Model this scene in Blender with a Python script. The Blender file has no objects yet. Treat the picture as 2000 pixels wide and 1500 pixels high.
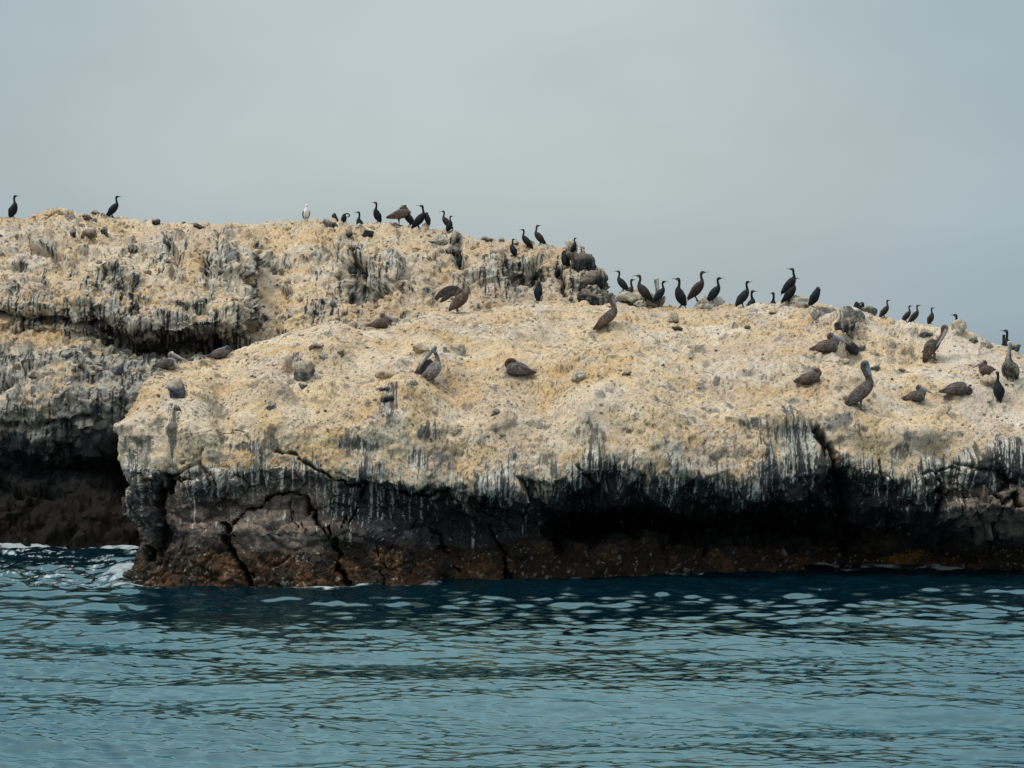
import bpy, math, random, numpy as np
from mathutils import Vector, Matrix
from mathutils.bvhtree import BVHTree
from mathutils.kdtree import KDTree

# ------------------------------------------------------------------ camera
SC = bpy.context.scene
F = 4500.0            # focal length in photograph pixels (2000 wide)
HC = 4.0              # eye height above the sea
PYH = 770.0           # horizon row
cam_d = bpy.data.cameras.new("camera")
cam = bpy.data.objects.new("camera", cam_d)
SC.collection.objects.link(cam)
SC.camera = cam
cam.location = (0, 0, HC)
cam.rotation_euler = (math.radians(90), 0, 0)
cam_d.sensor_width = 36
cam_d.lens = 36 * F / 2000
cam_d.shift_y = (PYH - 750) / 2000
cam_d.clip_start = 0.5
cam_d.clip_end = 30000

# ------------------------------------------------------------------ world: overcast sea-fog sky
SUN_EL, SUN_AZ = math.radians(56), math.radians(-118)     # azimuth from +Y towards +X
w = bpy.data.worlds.new("World"); SC.world = w; w.use_nodes = True
nt = w.node_tree; nt.nodes.clear()
def nd(t, **k):
    n = nt.nodes.new(t)
    for a, b in k.items(): setattr(n, a, b)
    return n
L = nt.links.new
out = nd('ShaderNodeOutputWorld'); bg = nd('ShaderNodeBackground'); L(bg.outputs[0], out.inputs[0])
sky = nd('ShaderNodeTexSky', sky_type='NISHITA', sun_disc=False, sun_elevation=SUN_EL, sun_rotation=SUN_AZ, dust_density=6.0)
tc = nd('ShaderNodeTexCoord'); sep = nd('ShaderNodeSeparateXYZ'); L(tc.outputs['Generated'], sep.inputs[0])
ramp = nd('ShaderNodeValToRGB'); L(sep.outputs['Z'], ramp.inputs[0])
cr = ramp.color_ramp; cr.interpolation = 'EASE'
cols = [(0.0, (2.85, 3.4, 3.7)), (0.045, (3.4, 3.95, 4.1)), (0.10, (3.75, 4.28, 4.28)), (0.165, (3.8, 4.45, 4.55)), (0.23, (6.0, 6.8, 7.0)), (0.34, (8.0, 8.8, 9.0)), (1.0, (11.5, 11.9, 11.9))]
cr.elements[0].position = 0; cr.elements[0].color = (*[c/12 for c in cols[0][1]], 1)
cr.elements[1].position = 1; cr.elements[1].color = (*[c/12 for c in cols[-1][1]], 1)
for p, c in cols[1:-1]:
    e = cr.elements.new(p); e.color = (*[x/12 for x in c], 1)
mapn = nd('ShaderNodeMapping'); mapn.inputs['Scale'].default_value = (3.2, 3.2, 6.0); mapn.inputs['Location'].default_value = (0.35, 0.0, 0.4)
L(tc.outputs['Generated'], mapn.inputs[0])
nz = nd('ShaderNodeTexNoise'); nz.inputs['Scale'].default_value = 1.3; nz.inputs['Detail'].default_value = 3; nz.inputs['Roughness'].default_value = 0.55
L(mapn.outputs[0], nz.inputs['Vector'])
mr = nd('ShaderNodeMapRange'); mr.inputs[1].default_value = 0.3; mr.inputs[2].default_value = 0.7; mr.inputs[3].default_value = 0.885; mr.inputs[4].default_value = 1.08
L(nz.outputs[0], mr.inputs[0])
# cooler, darker fog bank towards the sides of the view
mx = nd('ShaderNodeMath', operation='ABSOLUTE'); sh = nd('ShaderNodeMath', operation='ADD'); sh.inputs[1].default_value = 0.025
L(sep.outputs['X'], sh.inputs[0]); L(sh.outputs[0], mx.inputs[0])
mr2 = nd('ShaderNodeMapRange', interpolation_type='SMOOTHSTEP'); mr2.inputs[1].default_value = 0.06; mr2.inputs[2].default_value = 0.30
L(mx.outputs[0], mr2.inputs[0])
tint = nd('ShaderNodeMix', data_type='RGBA'); tint.inputs[6].default_value = (12, 12, 12, 1); tint.inputs[7].default_value = (8.7, 9.5, 10.4, 1)
L(mr2.outputs[0], tint.inputs[0])
m1 = nd('ShaderNodeMix', data_type='RGBA', blend_type='MULTIPLY'); m1.inputs[0].default_value = 1
L(ramp.outputs[0], m1.inputs[6]); L(tint.outputs[2], m1.inputs[7])
m2 = nd('ShaderNodeVectorMath', operation='SCALE'); L(m1.outputs[2], m2.inputs[0]); L(mr.outputs[0], m2.inputs['Scale'])
m3 = nd('ShaderNodeMix', data_type='RGBA'); m3.inputs[0].default_value = 0.06
L(m2.outputs[0], m3.inputs[6]); L(sky.outputs[0], m3.inputs[7])
L(m3.outputs[2], bg.inputs[0]); bg.inputs[1].default_value = 0.135

sd = bpy.data.lights.new("sun", 'SUN'); sd.energy = 2.05; sd.angle = math.radians(14); sd.color = (1.0, 0.95, 0.86)
so = bpy.data.objects.new("sun", sd); SC.collection.objects.link(so)
sdir = Vector((math.cos(SUN_EL)*math.sin(SUN_AZ), math.cos(SUN_EL)*math.cos(SUN_AZ), math.sin(SUN_EL)))
so.rotation_euler = sdir.to_track_quat('Z', 'Y').to_euler()
so.location = sdir*40
SC.view_settings.view_transform = 'Standard'; SC.view_settings.look = 'None'
SC.view_settings.exposure = 0.0; SC.view_settings.gamma = 1.0
SC.cycles.max_bounces = 6; SC.cycles.diffuse_bounces = 3; SC.cycles.glossy_bounces = 3

# ------------------------------------------------------------------ helpers
def pt(px, py, Y):
    return (px-1000)/F*Y, Y, HC-(py-PYH)/F*Y
def tagd(o, label=None, cat=None, group=None, kind=None):
    if label: o["label"] = label
    if cat: o["category"] = cat
    if group: o["group"] = group
    if kind: o["kind"] = kind
    return o
def lin(h):
    h = h.lstrip('#'); r = []
    for i in (0, 2, 4):
        c = int(h[i:i+2], 16)/255
        r.append(c/12.92 if c <= .04045 else ((c+.055)/1.055)**2.4)
    return np.array(r)

def _h(ix, iy, iz, s):
    n = (ix.astype(np.uint32)*np.uint32(374761393) + iy.astype(np.uint32)*np.uint32(668265263) + iz.astype(np.uint32)*np.uint32(2147483647) + np.uint32((s*1274126177) & 0xffffffff))
    n = (n ^ (n >> np.uint32(13)))*np.uint32(1274126177)
    n = n ^ (n >> np.uint32(16)); n = n*np.uint32(2246822519); n = n ^ (n >> np.uint32(15))
    return n
def vnoise(P, s=0):
    """value noise, about -1..1"""
    P = np.asarray(P, np.float32); fl = np.floor(P); i = fl.astype(np.int32); f = P-fl; u = f*f*f*(f*(f*6-15)+10)
    X0 = i[..., 0].astype(np.uint32)*np.uint32(374761393); Y0 = i[..., 1].astype(np.uint32)*np.uint32(668265263); Z0 = i[..., 2].astype(np.uint32)*np.uint32(2147483647)+np.uint32((s*1274126177) & 0xffffffff)
    r = 0
    for a in (0, 1):
        wa = u[..., 0] if a else 1-u[..., 0]
        for b in (0, 1):
            wb = u[..., 1] if b else 1-u[..., 1]
            for c in (0, 1):
                wc = u[..., 2] if c else 1-u[..., 2]
                n = X0+Y0; n = n+Z0+np.uint32((a*374761393+b*668265263+c*2147483647) & 0xffffffff)
                n ^= n >> np.uint32(13); n *= np.uint32(1274126177); n ^= n >> np.uint32(16); n *= np.uint32(2246822519); n ^= n >> np.uint32(15)
                r = r+(wa*wb*wc)*(n.astype(np.float32)*np.float32(1/2147483648.0)-np.float32(1))
    return r
ROT = np.array(Matrix.Rotation(0.7, 3, Vector((.3, .5, .8)))).astype(np.float32)
def fbm(P, octv=4, s=0, gain=.5, lac=2.03):
    r = 0; a = 1; t = 0; Q = P
    for k in range(octv):
        r = r + a*vnoise(Q, s+k*7); t += a; a *= gain; Q = (Q@ROT.T)*lac
    return r/t*1.6
def ridged(P, octv=4, s=0, gain=.5):
    r = 0; a = 1; t = 0; Q = P
    for k in range(octv):
        r = r + a*(1-np.abs(vnoise(Q, s+k*5))*2.2); t += a; a *= gain; Q = (Q@ROT.T)*2.1
    return r/t
def worley(P, s=0, tilt=False):
    """F1, F2 and random id of nearest cell"""
    P = np.asarray(P, np.float32); i = np.floor(P).astype(np.int32); sh_ = P.shape[:-1]
    F1 = np.full(sh_, 9.0); F2 = np.full(sh_, 9.0); ID = np.zeros(sh_); TX = np.zeros(sh_); TZ = np.zeros(sh_)
    for a in (-1, 0, 1):
        for b in (-1, 0, 1):
            for c in (-1, 0, 1):
                jx, jy, jz = i[..., 0]+a, i[..., 1]+b, i[..., 2]+c
                h = _h(jx, jy, jz, s)
                dx = jx+(h & np.uint32(1023))/1023.0-P[..., 0]
                dy = jy+((h >> np.uint32(10)) & np.uint32(1023))/1023.0-P[..., 1]
                dz = jz+((h >> np.uint32(20)) & np.uint32(1023))/1023.0-P[..., 2]
                d = np.sqrt(dx*dx+dy*dy+dz*dz)
                nw = d < F1
                F2 = np.where(nw, F1, np.minimum(F2, d)); F1 = np.where(nw, d, F1)
                ID = np.where(nw, (_h(jx, jy, jz, s+91) & np.uint32(65535))/65535.0, ID)
                if tilt: TX = np.where(nw, dx, TX); TZ = np.where(nw, dz, TZ)
    if tilt:
        a = ID*97.13 % 1-.5; b = ID*57.31 % 1-.5
        return F1, F2, ID, a*TX*2+b*TZ*2
    return F1, F2, ID
def sstep(a, b, x):
    t = np.clip((x-a)/(b-a), 0, 1); return t*t*(3-2*t)
def mixc(a, b, m):
    return a*(1-m[..., None])+b*m[..., None]
def blur(A, sx, sy):
    """gaussian blur of a grid (rows, cols, k) along rows (sy) and cols (sx)"""
    for ax, s in ((0, sy), (1, sx)):
        if s <= 0: continue
        r = int(3*s)+1; k = np.exp(-.5*(np.arange(-r, r+1)/s)**2); k /= k.sum()
        pad = [(0, 0)]*A.ndim; pad[ax] = (r, r)
        B = np.pad(A, pad, mode='edge'); O = np.zeros_like(A); n = A.shape[ax]
        for q in range(2*r+1):
            O += k[q]*(B[q:q+n] if ax == 0 else B[:, q:q+n])
        A = O
    return A
def gnormal(P):
    du = np.gradient(P, axis=1); dv = np.gradient(P, axis=0)
    n = np.cross(du, dv); n /= np.linalg.norm(n, axis=-1, keepdims=True)+1e-12
    return n
def grid_obj(name, P, C, mat, flip=False):
    R, K = P.shape[:2]
    me = bpy.data.meshes.new(name)
    idx = np.arange(R*K).reshape(R, K)
    q = np.stack([idx[:-1, :-1], idx[:-1, 1:], idx[1:, 1:], idx[1:, :-1]], -1).reshape(-1, 4)
    if flip: q = q[:, ::-1]
    n = len(q)
    me.vertices.add(R*K); me.vertices.foreach_set('co', P.reshape(-1).astype(np.float32))
    me.loops.add(n*4); me.loops.foreach_set('vertex_index', q.reshape(-1).astype(np.int32))
    me.polygons.add(n); me.polygons.foreach_set('loop_start', np.arange(0, n*4, 4, dtype=np.int32))
    me.polygons.foreach_set('use_smooth', np.ones(n, dtype=bool))
    me.update(calc_edges=True)
    if C is not None:
        a = me.color_attributes.new('col', 'FLOAT_COLOR', 'POINT')
        c4 = np.ones((R*K, 4), np.float32); c4[:, :C.shape[-1]] = C.reshape(R*K, -1)
        a.data.foreach_set('color', c4.reshape(-1))
    me.materials.append(mat)
    o = bpy.data.objects.new(name, me); SC.collection.objects.link(o)
    return o
def polydist(PX, PY, pts):
    d = np.full(PX.shape, 1e9)
    for (x0, y0), (x1, y1) in zip(pts[:-1], pts[1:]):
        vx, vy = x1-x0, y1-y0; L2 = vx*vx+vy*vy
        t = np.clip(((PX-x0)*vx+(PY-y0)*vy)/L2, 0, 1)
        d = np.minimum(d, np.hypot(PX-x0-t*vx, PY-y0-t*vy))
    return d

def make_mat(name, rough=.9, bumps=((60, .02),), colvar=.18, attr=True, color=(.5, .5, .5), spec=.25, pits=()):
    m = bpy.data.materials.new(name); m.use_nodes = True
    t = m.node_tree; N = t.nodes; K = t.links.new; b = N['Principled BSDF']
    b.inputs['Roughness'].default_value = rough; b.inputs['Specular IOR Level'].default_value = spec
    tcn = N.new('ShaderNodeTexCoord'); v = tcn.outputs['Object']
    if attr:
        a = N.new('ShaderNodeAttribute'); a.attribute_name = 'col'; c = a.outputs['Color']
    else:
        a = N.new('ShaderNodeRGB'); a.outputs[0].default_value = (*color, 1); c = a.outputs[0]
    n = N.new('ShaderNodeTexNoise'); n.inputs['Scale'].default_value = bumps[0][0]*.8; n.inputs['Detail'].default_value = 6; n.inputs['Roughness'].default_value = .7; K(v, n.inputs['Vector'])
    r = N.new('ShaderNodeMapRange'); r.inputs[1].default_value = .3; r.inputs[2].default_value = .7; r.inputs[3].default_value = 1-colvar; r.inputs[4].default_value = 1+colvar; K(n.outputs[0], r.inputs[0])
    s = N.new('ShaderNodeVectorMath'); s.operation = 'SCALE'; K(c, s.inputs[0]); K(r.outputs[0], s.inputs['Scale'])
    lastc = s.outputs[0]
    for ps, lo_, hi_, dk in pits:
        pn = N.new('ShaderNodeTexNoise'); pn.inputs['Scale'].default_value = ps; pn.inputs['Detail'].default_value = 5; pn.inputs['Roughness'].default_value = .65; K(v, pn.inputs['Vector'])
        pr = N.new('ShaderNodeMapRange'); pr.inputs[1].default_value = lo_; pr.inputs[2].default_value = hi_; pr.inputs[3].default_value = dk; pr.inputs[4].default_value = 1; K(pn.outputs[0], pr.inputs[0])
        s2 = N.new('ShaderNodeVectorMath'); s2.operation = 'SCALE'; K(lastc, s2.inputs[0]); K(pr.outputs[0], s2.inputs['Scale']); lastc = s2.outputs[0]
    K(lastc, b.inputs['Base Color'])
    prev = None
    for sc_, dist in bumps:
        tn = N.new('ShaderNodeTexNoise'); tn.inputs['Scale'].default_value = sc_; tn.inputs['Detail'].default_value = 8; tn.inputs['Roughness'].default_value = .72; K(v, tn.inputs['Vector'])
        bp = N.new('ShaderNodeBump'); bp.inputs['Strength'].default_value = 1; bp.inputs['Distance'].default_value = dist; K(tn.outputs[0], bp.inputs['Height'])
        if prev: K(prev.outputs[0], bp.inputs['Normal'])
        prev = bp
    K(prev.outputs[0], b.inputs['Normal'])
    return m
# ------------------------------------------------------------------ colours of the rock (albedo)
TAN = np.array((.52, .375, .212)); YEL = np.array((.56, .42, .25)); PNK = np.array((.45, .345, .245)); PALE = np.array((.58, .53, .45))
OCH = np.array((.47, .30, .13)); ROCK = np.array((.030, .029, .031)); ROCKB = np.array((.072, .052, .042)); ROCKG = np.array((.085, .083, .078))
WHITE = np.array((.64, .60, .50)); MUS = np.array((.026, .018, .012)); MUSO = np.array((.10, .048, .020))
rock_mat = make_mat('guano_rock', .92, ((9, .02), (34, .014)), .16, pits=((13, .34, .42, .45), (30, .38, .45, .40)))

def guano_colour(P, seed, pale=0.0):
    a = sstep(-.25, .35, fbm(P*.55, 4, seed)); b = np.maximum(sstep(.0, .55, fbm(P*1.1, 4, seed+3)), sstep(.05, .5, fbm(P*.35, 3, seed+4))); c = sstep(.1, .7, fbm(P*1.6, 4, seed+9)+pale)
    C = mixc(np.broadcast_to(TAN, P.shape), YEL, a); C = mixc(C, PNK, b*.8); C = mixc(C, PALE, c*.38)
    o = sstep(.15, .6, fbm(P*.75, 4, seed+15)); C = mixc(C, OCH, o*.6); wl_ = sstep(.2, .6, fbm(P*.6+7, 4, seed+16)); C = mixc(C, np.array((.56, .49, .39)), wl_*.5)
    g = sstep(.35, .8, fbm(P*3.1, 3, seed+19)); C = mixc(C, np.array((.33, .28, .23)), g*.4)
    sp = sstep(.36, .60, fbm(P*np.array((20, 20, 16)), 3, seed+23, .6)-.1*a+.25*fbm(P*1.2, 2, seed+24)); C = mixc(C, np.array((.11, .09, .075)), sp*.8)
    wp = sstep(.38, .7, fbm(P*9, 3, seed+27, .6)); C = mixc(C, PALE*1.02, wp*.45)
    return C

def streaks(P, seed, fx=18.0, fz=1.0):
    """drips that run straight down"""
    Q = P.copy(); Q[..., 0] += .05*vnoise(P*2, seed+1)
    a = fbm(Q*np.array((fx, fx*.07, fz)), 3, seed, .65); b = fbm(Q*np.array((fx*2.4, fx*.12, fz*1.6)), 2, seed+5, .6)
    return a*.65+b*.5

def resample(ctrl, rows_per, cols):
    """ctrl: (ncol, nst, 3) of px,py,Y ; returns rows x cols x 3"""
    ncol, nst = ctrl.shape[:2]
    rows = []
    for j in range(nst-1):
        n = rows_per[j]; t = np.arange(n)/n
        rows.append(ctrl[:, j, None, :]*(1-t)[None, :, None]+ctrl[:, j+1, None, :]*t[None, :, None])
    rows.append(ctrl[:, -1:, :])
    G = np.concatenate(rows, 1).transpose(1, 0, 2)
    ci = np.linspace(0, 1, 1)
    u = cols; O = np.empty((G.shape[0], len(u), 3))
    i = np.clip(np.floor(u).astype(int), 0, ncol-2); f = (u-i)[None, :, None]
    return G[:, i]*(1-f)+G[:, i+1]*f

def to_world(G):
    P = np.empty_like(G); P[..., 0] = (G[..., 0]-1000)/F*G[..., 2]; P[..., 1] = G[..., 2]; P[..., 2] = HC-(G[..., 1]-PYH)/F*G[..., 2]
    return P
def z2py(z, Y): return PYH+(HC-z)*F/Y
I = lambda x, t: float(np.interp(x, [a for a, b in t], [b for a, b in t]))

# ------------------------------------------------------------------ near island
WLY = [(300, 47.5), (600, 47.4), (700, 47.9), (800, 48.4), (900, 50), (1000, 50.3), (1200, 50.8), (1450, 51.6), (1600, 53.2), (1700, 53.6), (1800, 53.3), (2000, 52.2), (2400, 52)]
CRP = [(300, 721), (400, 693), (500, 664), (570, 655), (600, 645), (650, 630), (700, 641), (780, 633), (850, 606), (900, 605), (950, 597), (1000, 592), (1100, 588), (1180, 592), (1300, 595), (1500, 594), (1560, 589), (1600, 592), (1650, 603), (1700, 617), (1750, 628), (1850, 641), (1900, 660), (2000, 692), (2100, 715), (2400, 800)]
CRY = [(300, 51.3), (400, 52.2), (500, 53.5), (600, 54.6), (700, 56), (800, 57), (900, 58.5), (1000, 59.5), (1100, 60), (1600, 60.5), (1800, 60), (2000, 58), (2400, 57)]
LPP = [(300, 905), (400, 900), (500, 890), (560, 883), (640, 900), (760, 912), (860, 925), (1000, 918), (1100, 910), (1200, 885), (1400, 910), (1500, 905), (1600, 900), (1640, 880), (1750, 905), (1850, 900), (2000, 885), (2400, 900)]
LPY = [(300, 47.9), (500, 47.9), (700, 48.3), (900, 48.9), (1150, 48.8), (1300, 49.0), (1500, 49.6), (1600, 50.1), (1700, 50.4), (1850, 50.6), (2000, 50.3), (2400, 50.3)]
Y4 = [(300, 48.2), (500, 48.5), (650, 48.7), (750, 49.2), (900, 50.2), (1000, 50.8), (1066, 51.1), (1080, 56.5), (1500, 57), (1590, 56), (1650, 52.4), (1720, 50.7), (1850, 50.6), (1900, 50.3), (2000, 50.2), (2400, 50.2)]
Y3 = [(300, 47.8), (500, 47.75), (650, 47.9), (750, 48.8), (900, 50.5), (1000, 50.9), (1066, 51.2), (1080, 56.5), (1500, 57.5), (1600, 57), (1660, 56), (1720, 54), (1850, 52.4), (1900, 51.2), (2000, 50.9), (2400, 50.9)]
FR7, FR8, FR9 = (.30, .06), (.60, .28), (.83, .60)
def near_col(px):
    wl, cp, cy, lp, ly = (I(px, t) for t in (WLY, CRP, CRY, LPP, LPY))
    cave = I(px, [(1066, 0), (1080, 1), (1600, 1), (1660, .6), (1850, .6), (1920, 0)])
    c = [(px, z2py(-2.2, wl-.1), wl-.1), (px, z2py(0, wl), wl)]
    c.append((px, 1063 if px > 350 else 1075, wl+(.35 if cave < .5 else .9)))
    c.append((px, 1030+14*cave, I(px, Y3))); c.append((px, 990+12*cave, I(px, Y4)))
    lpc = lp+34
    c.append((px, min(lpc+26+14*cave, 984), ly+I(px, [(300, .15), (600, .3), (900, .8), (1100, 1.3), (1600, 1.3), (1700, .5), (2000, .5)])))
    c.append((px, lpc, ly))
    for fp, fy in (FR7, FR8, FR9): c.append((px, lp+(cp-lp)*fp, ly+(cy-ly)*fy))
    c.append((px, cp, cy))
    zc = HC-(cp-PYH)/F*cy
    c.append((px*1.0, z2py(zc-.7, cy+2.2), cy+2.2)); c.append((px, z2py(zc-3.5, cy+4.5), cy+4.5)); c.append((px, z2py(-2, cy+7), cy+7))
    return c
tip = [(246, 0, 48.2), (243, 0, 48.4), (276, 1078, 48.8), (272, 1015, 49.0), (264, 950, 49.0), (252, 912, 48.9), (246, 872, 49.0), (258, 812, 49.5), (278, 768, 50.0), (298, 738, 50.6), (312, 722, 51.2)]
tip2 = [(262, 0, 47.65), (262, 0, 47.75), (290, 1075, 48.1), (292, 1020, 48.4), (278, 955, 48.5), (262, 915, 48.3), (250, 880, 48.4), (262, 815, 48.9), (284, 765, 49.5), (304, 735, 50.3), (318, 716, 51.3)]
def fin(c):
    c = [list(a) for a in c]
    c[0][1] = z2py(-2.2, c[0][2]); c[1][1] = z2py(0, c[1][2])
    px, cp, cy = c[10]; zc = HC-(cp-PYH)/F*cy
    c += [[px+12, z2py(zc-.7, cy+1.2), cy+1.2], [px+25, z2py(zc-3.0, cy+2.4), cy+2.4], [px+40, z2py(-2, cy+3.5), cy+3.5]]
    return c
tip_b = [(p[0]+40, p[1]+(25 if k > 1 else 0), p[2]+1.9) for k, p in enumerate(tip)]
tip_c = [(p[0]+130, p[1]+(60 if k > 5 else 10 if k > 1 else 0), p[2]+4.2) for k, p in enumerate(tip)]
pxs = [345, 400, 450, 500, 550, 600, 650, 700, 750, 800, 850, 900, 950, 1000, 1040, 1066, 1078, 1100, 1150, 1200, 1250, 1300, 1350, 1400, 1450, 1500, 1550, 1600, 1630, 1660, 1700, 1750, 1800, 1850, 1900, 1950, 2000, 2060, 2150, 2300, 2500]
ctrl = [fin(tip_c), fin(tip_b), fin(tip), fin(tip2)]+[near_col(p) for p in pxs]
ctrl = np.array(ctrl, float)
wpx = np.array([-130, -60, 0, 25]+[0]*len(pxs)); axis = np.array([60, 150, 232, 268]+pxs, float)
ust = np.concatenate([np.arange(60, 232, 3.0), np.arange(232, 2010, 1.55), np.arange(2010, 2500, 4.0)])
cols = np.interp(ust, axis, np.arange(len(axis)))
rows_per_n = rows_per = [6, 50, 26, 46, 40, 40, 46, 58, 62, 70, 26, 14, 10]
G = resample(ctrl, rows_per, cols)
G = blur(G, 4, 5)
PXn, PYn = G[..., 0].copy(), G[..., 1].copy()
P = to_world(G); N = gnormal(P)
if N[200, 800, 1] > 0: N = -N; 
FLIP_N = gnormal(P)[200, 800, 1] > 0
row = np.arange(G.shape[0])[:, None]*np.ones((1, G.shape[1]))
below = sstep(-5, 35, PYn-10-np.interp(PXn, [a for a, b in LPP], [b for a, b in LPP]))     # 1 below lip
back = sstep(0, 20, row-(sum(rows_per[:10])))                                           # beyond crest
below = below*(1-sstep(300, 330, row))
# big shapes
crd = 1-.75*np.exp(-((row-sum(rows_per[:10]))/34)**2)
D = (.27*fbm(P*.42, 3, 1)*(1-.45*below)+.10*fbm(P*1.2, 4, 2))*crd
D += below*(.15*ridged(P*np.array((.7, .7, .9)), 4, 4)-.08)
# outlying mound on the right, with a rough block face below it
md = np.exp(-(((PXn-1700)/150)**2+((PYn-655)/48)**2)); D += md*crd*(.10+.22*ridged(P*1.5, 4, 31))
D += .35*np.exp(-(((PXn-1640)/34)**2+((PYn-652)/26)**2))-.5*np.exp(-(((PXn-1668)/22)**2+((PYn-690)/16)**2))
D += .35*np.exp(-(((PXn-1930)/70)**2+((PYn-752)/18)**2))-.30*np.exp(-(((PXn-1930)/90)**2+((PYn-800)/20)**2))
D += .35*np.exp(-(((PXn-1010)/80)**2+((PYn-790)/25)**2))-.30*np.exp(-(((PXn-1060)/45)**2+((PYn-790)/60)**2))
D -= .35*np.exp(-(((PXn-430)/22)**2+((PYn-770)/70)**2))
for (bx, by, rx, ry, h) in ((535, 768, 36, 20, .35), (830, 690, 32, 14, .2), (1130, 728, 26, 20, .22), (800, 790, 60, 34, .2), (245, 838, 26, 12, .22), (410, 780, 30, 7, .18), (1250, 665, 40, 8, .15), (640, 690, 60, 12, .12), (770, 730, 22, 12, .2), (330, 765, 55, 26, .25),
                            (1330, 640, 26, 9, .12), (1475, 690, 60, 10, .14), (1200, 640, 40, 7, .1), (960, 680, 70, 16, .12), (700, 850, 60, 20, .12), (1500, 820, 50, 20, .15), (1780, 860, 60, 24, .22)):
    D += h*np.exp(-(((PXn-bx)/rx)**2+((PYn-by)/ry)**2)**1.4)
P = P+N*D[..., None]
# clefts and cracks
_, _, wj = worley(P*np.array((2.6, 1.0, 2.6)), 15); jx = 5*vnoise(P*1.2, 71)+15*(wj-.5); jy = 4*vnoise(P*1.2, 72)+12*((wj*37.7) % 1-.5); cx, cy_ = PXn+jx+2*vnoise(P*9, 73), PYn+jy+2*vnoise(P*9, 74)
CR = [([(548, 878), (585, 895), (625, 918), (660, 945), (760, 965), (900, 975), (1010, 985)], 7, .55),
      ([(420, 1018), (440, 1030), (510, 992), (562, 966), (590, 972)], 7, .45), ([(440, 1030), (462, 1080), (488, 1130), (500, 1165)], 13, .8),
      ([(590, 972), (622, 1010), (648, 1050), (664, 1085), (684, 1160)], 9, .7), ([(660, 1035), (700, 985), (712, 955)], 5, .3), ([(560, 985), (575, 1010), (600, 1045)], 4, .2),
      ([(840, 1030), (880, 1070), (905, 1120)], 6, .35), ([(955, 1030), (985, 1080), (992, 1130)], 8, .5), ([(745, 1060), (760, 1150)], 6, .3),
      ([(330, 925), (385, 902), (395, 880)], 5, .3), ([(385, 902), (410, 930), (450, 965)], 5, .3), ([(322, 930), (312, 1010), (300, 1100)], 14, .7), ([(860, 950), (1000, 1030), (1070, 1010)], 4, .2),
      ([(1604, 845), (1619, 868), (1632, 930), (1645, 1000), (1652, 1070)], 18, 1.3),
      ([(1722, 900), (1732, 960), (1738, 1050)], 6, .5), ([(1828, 930), (1838, 990), (1820, 1040)], 10, .8),
      ([(1840, 975), (1870, 958), (1915, 955), (1960, 990), (1992, 975)], 5, .35), ([(1882, 960), (1886, 1000), (1905, 1035), (1902, 1060)], 5, .4), ([(1992, 980), (1950, 1030), (1935, 1070)], 8, .7), ([(1905, 1005), (1950, 1000)], 4, .3),
      ([(1130, 912), (1180, 955), (1240, 985)], 5, .3), ([(440, 830), (470, 850), (500, 885)], 4, .15), ([(1800, 935), (1870, 910), (1960, 930), (2000, 960)], 5, .3)]
CD = np.zeros(PXn.shape); vis = 1-back
for pts, wd, dp in CR:
    d = polydist(cx, cy_, pts); wd = wd*(.42+.22*vnoise(P*1.1, 77)+.12*vnoise(P*5, 78)); e = np.clip(1.25*np.exp(-np.abs(d/wd)**1.6)-.12, 0, 1)*dp
    CD = np.maximum(CD, e)
CD *= vis
N = gnormal(P)*( -1 if FLIP_N else 1)
f1, f2, idn, tl1 = worley(P*np.array((.8, .5, 1.05))+.12*np.stack([vnoise(P*1.5, 5), vnoise(P*1.5, 6), vnoise(P*1.5, 7)], -1), 11, True)
g1, g2, gi, tl2 = worley(P*np.array((2.1, 1.2, 3.0))+.12*vnoise(P*3, 8)[..., None], 12, True)
h1, h2, hi_, tl3 = worley(P*np.array((5, 3, 6.5))+.12*vnoise(P*7, 9)[..., None], 13, True)
slab = np.exp(-((f2-f1)/.055)**2)*below*vis
fz_ = (1-.75*sstep(1040, 1085, PYn))*(1-.35*sstep(300, 340, PXn)*sstep(1040, 900, PXn)*sstep(940, 970, PYn))
D2 = -.08*slab+below*vis*fz_*(.14*(idn-.5)+.40*tl1+.07*(gi-.5)+.19*tl2+.08*tl3)
# stones stuck in the crust
top = (1-below)*vis
for sc_, dens, am, sd_ in ((1.3, .12, .13, 40), (2.1, .08, .09, 41), (4.2, .14, .05, 42), (9.0, .20, .024, 43)):
    a1, a2, ai = worley(P*sc_*np.array((1, .8, 1.15))+.15*vnoise(P*4, 3)[..., None], sd_)
    pres = (ai < dens); rad = .32+.3*(ai/dens)
    D2 += np.where(pres, np.sqrt(np.clip(rad**2-a1**2, 0, None))/rad, 0)*am*(.35+.65*top)*(vis)
D2 += .024*fbm(P*3.2, 4, 51)+.013*fbm(P*13, 4, 52, .62)+.06*(ridged(P*.8, 3, 56)-.4)*top
D2 += below*vis*.05*ridged(P*3.5, 4, 55)
musm = sstep(1052, 1080, PYn+14*vnoise(P*1.3, 61))*(row < 240)
m1_, m2_, mi = worley(P*24, 63); D2 += musm*.035*(1-m1_)+musm*.10*fbm(P*2.2, 4, 64)+musm*.06*fbm(P*12, 3, 65, .65)
P = P+N*D2[..., None]
CD *= .45+.55*below; P[..., 1] += CD*1.0; P[..., 2] -= .1*CD
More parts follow.
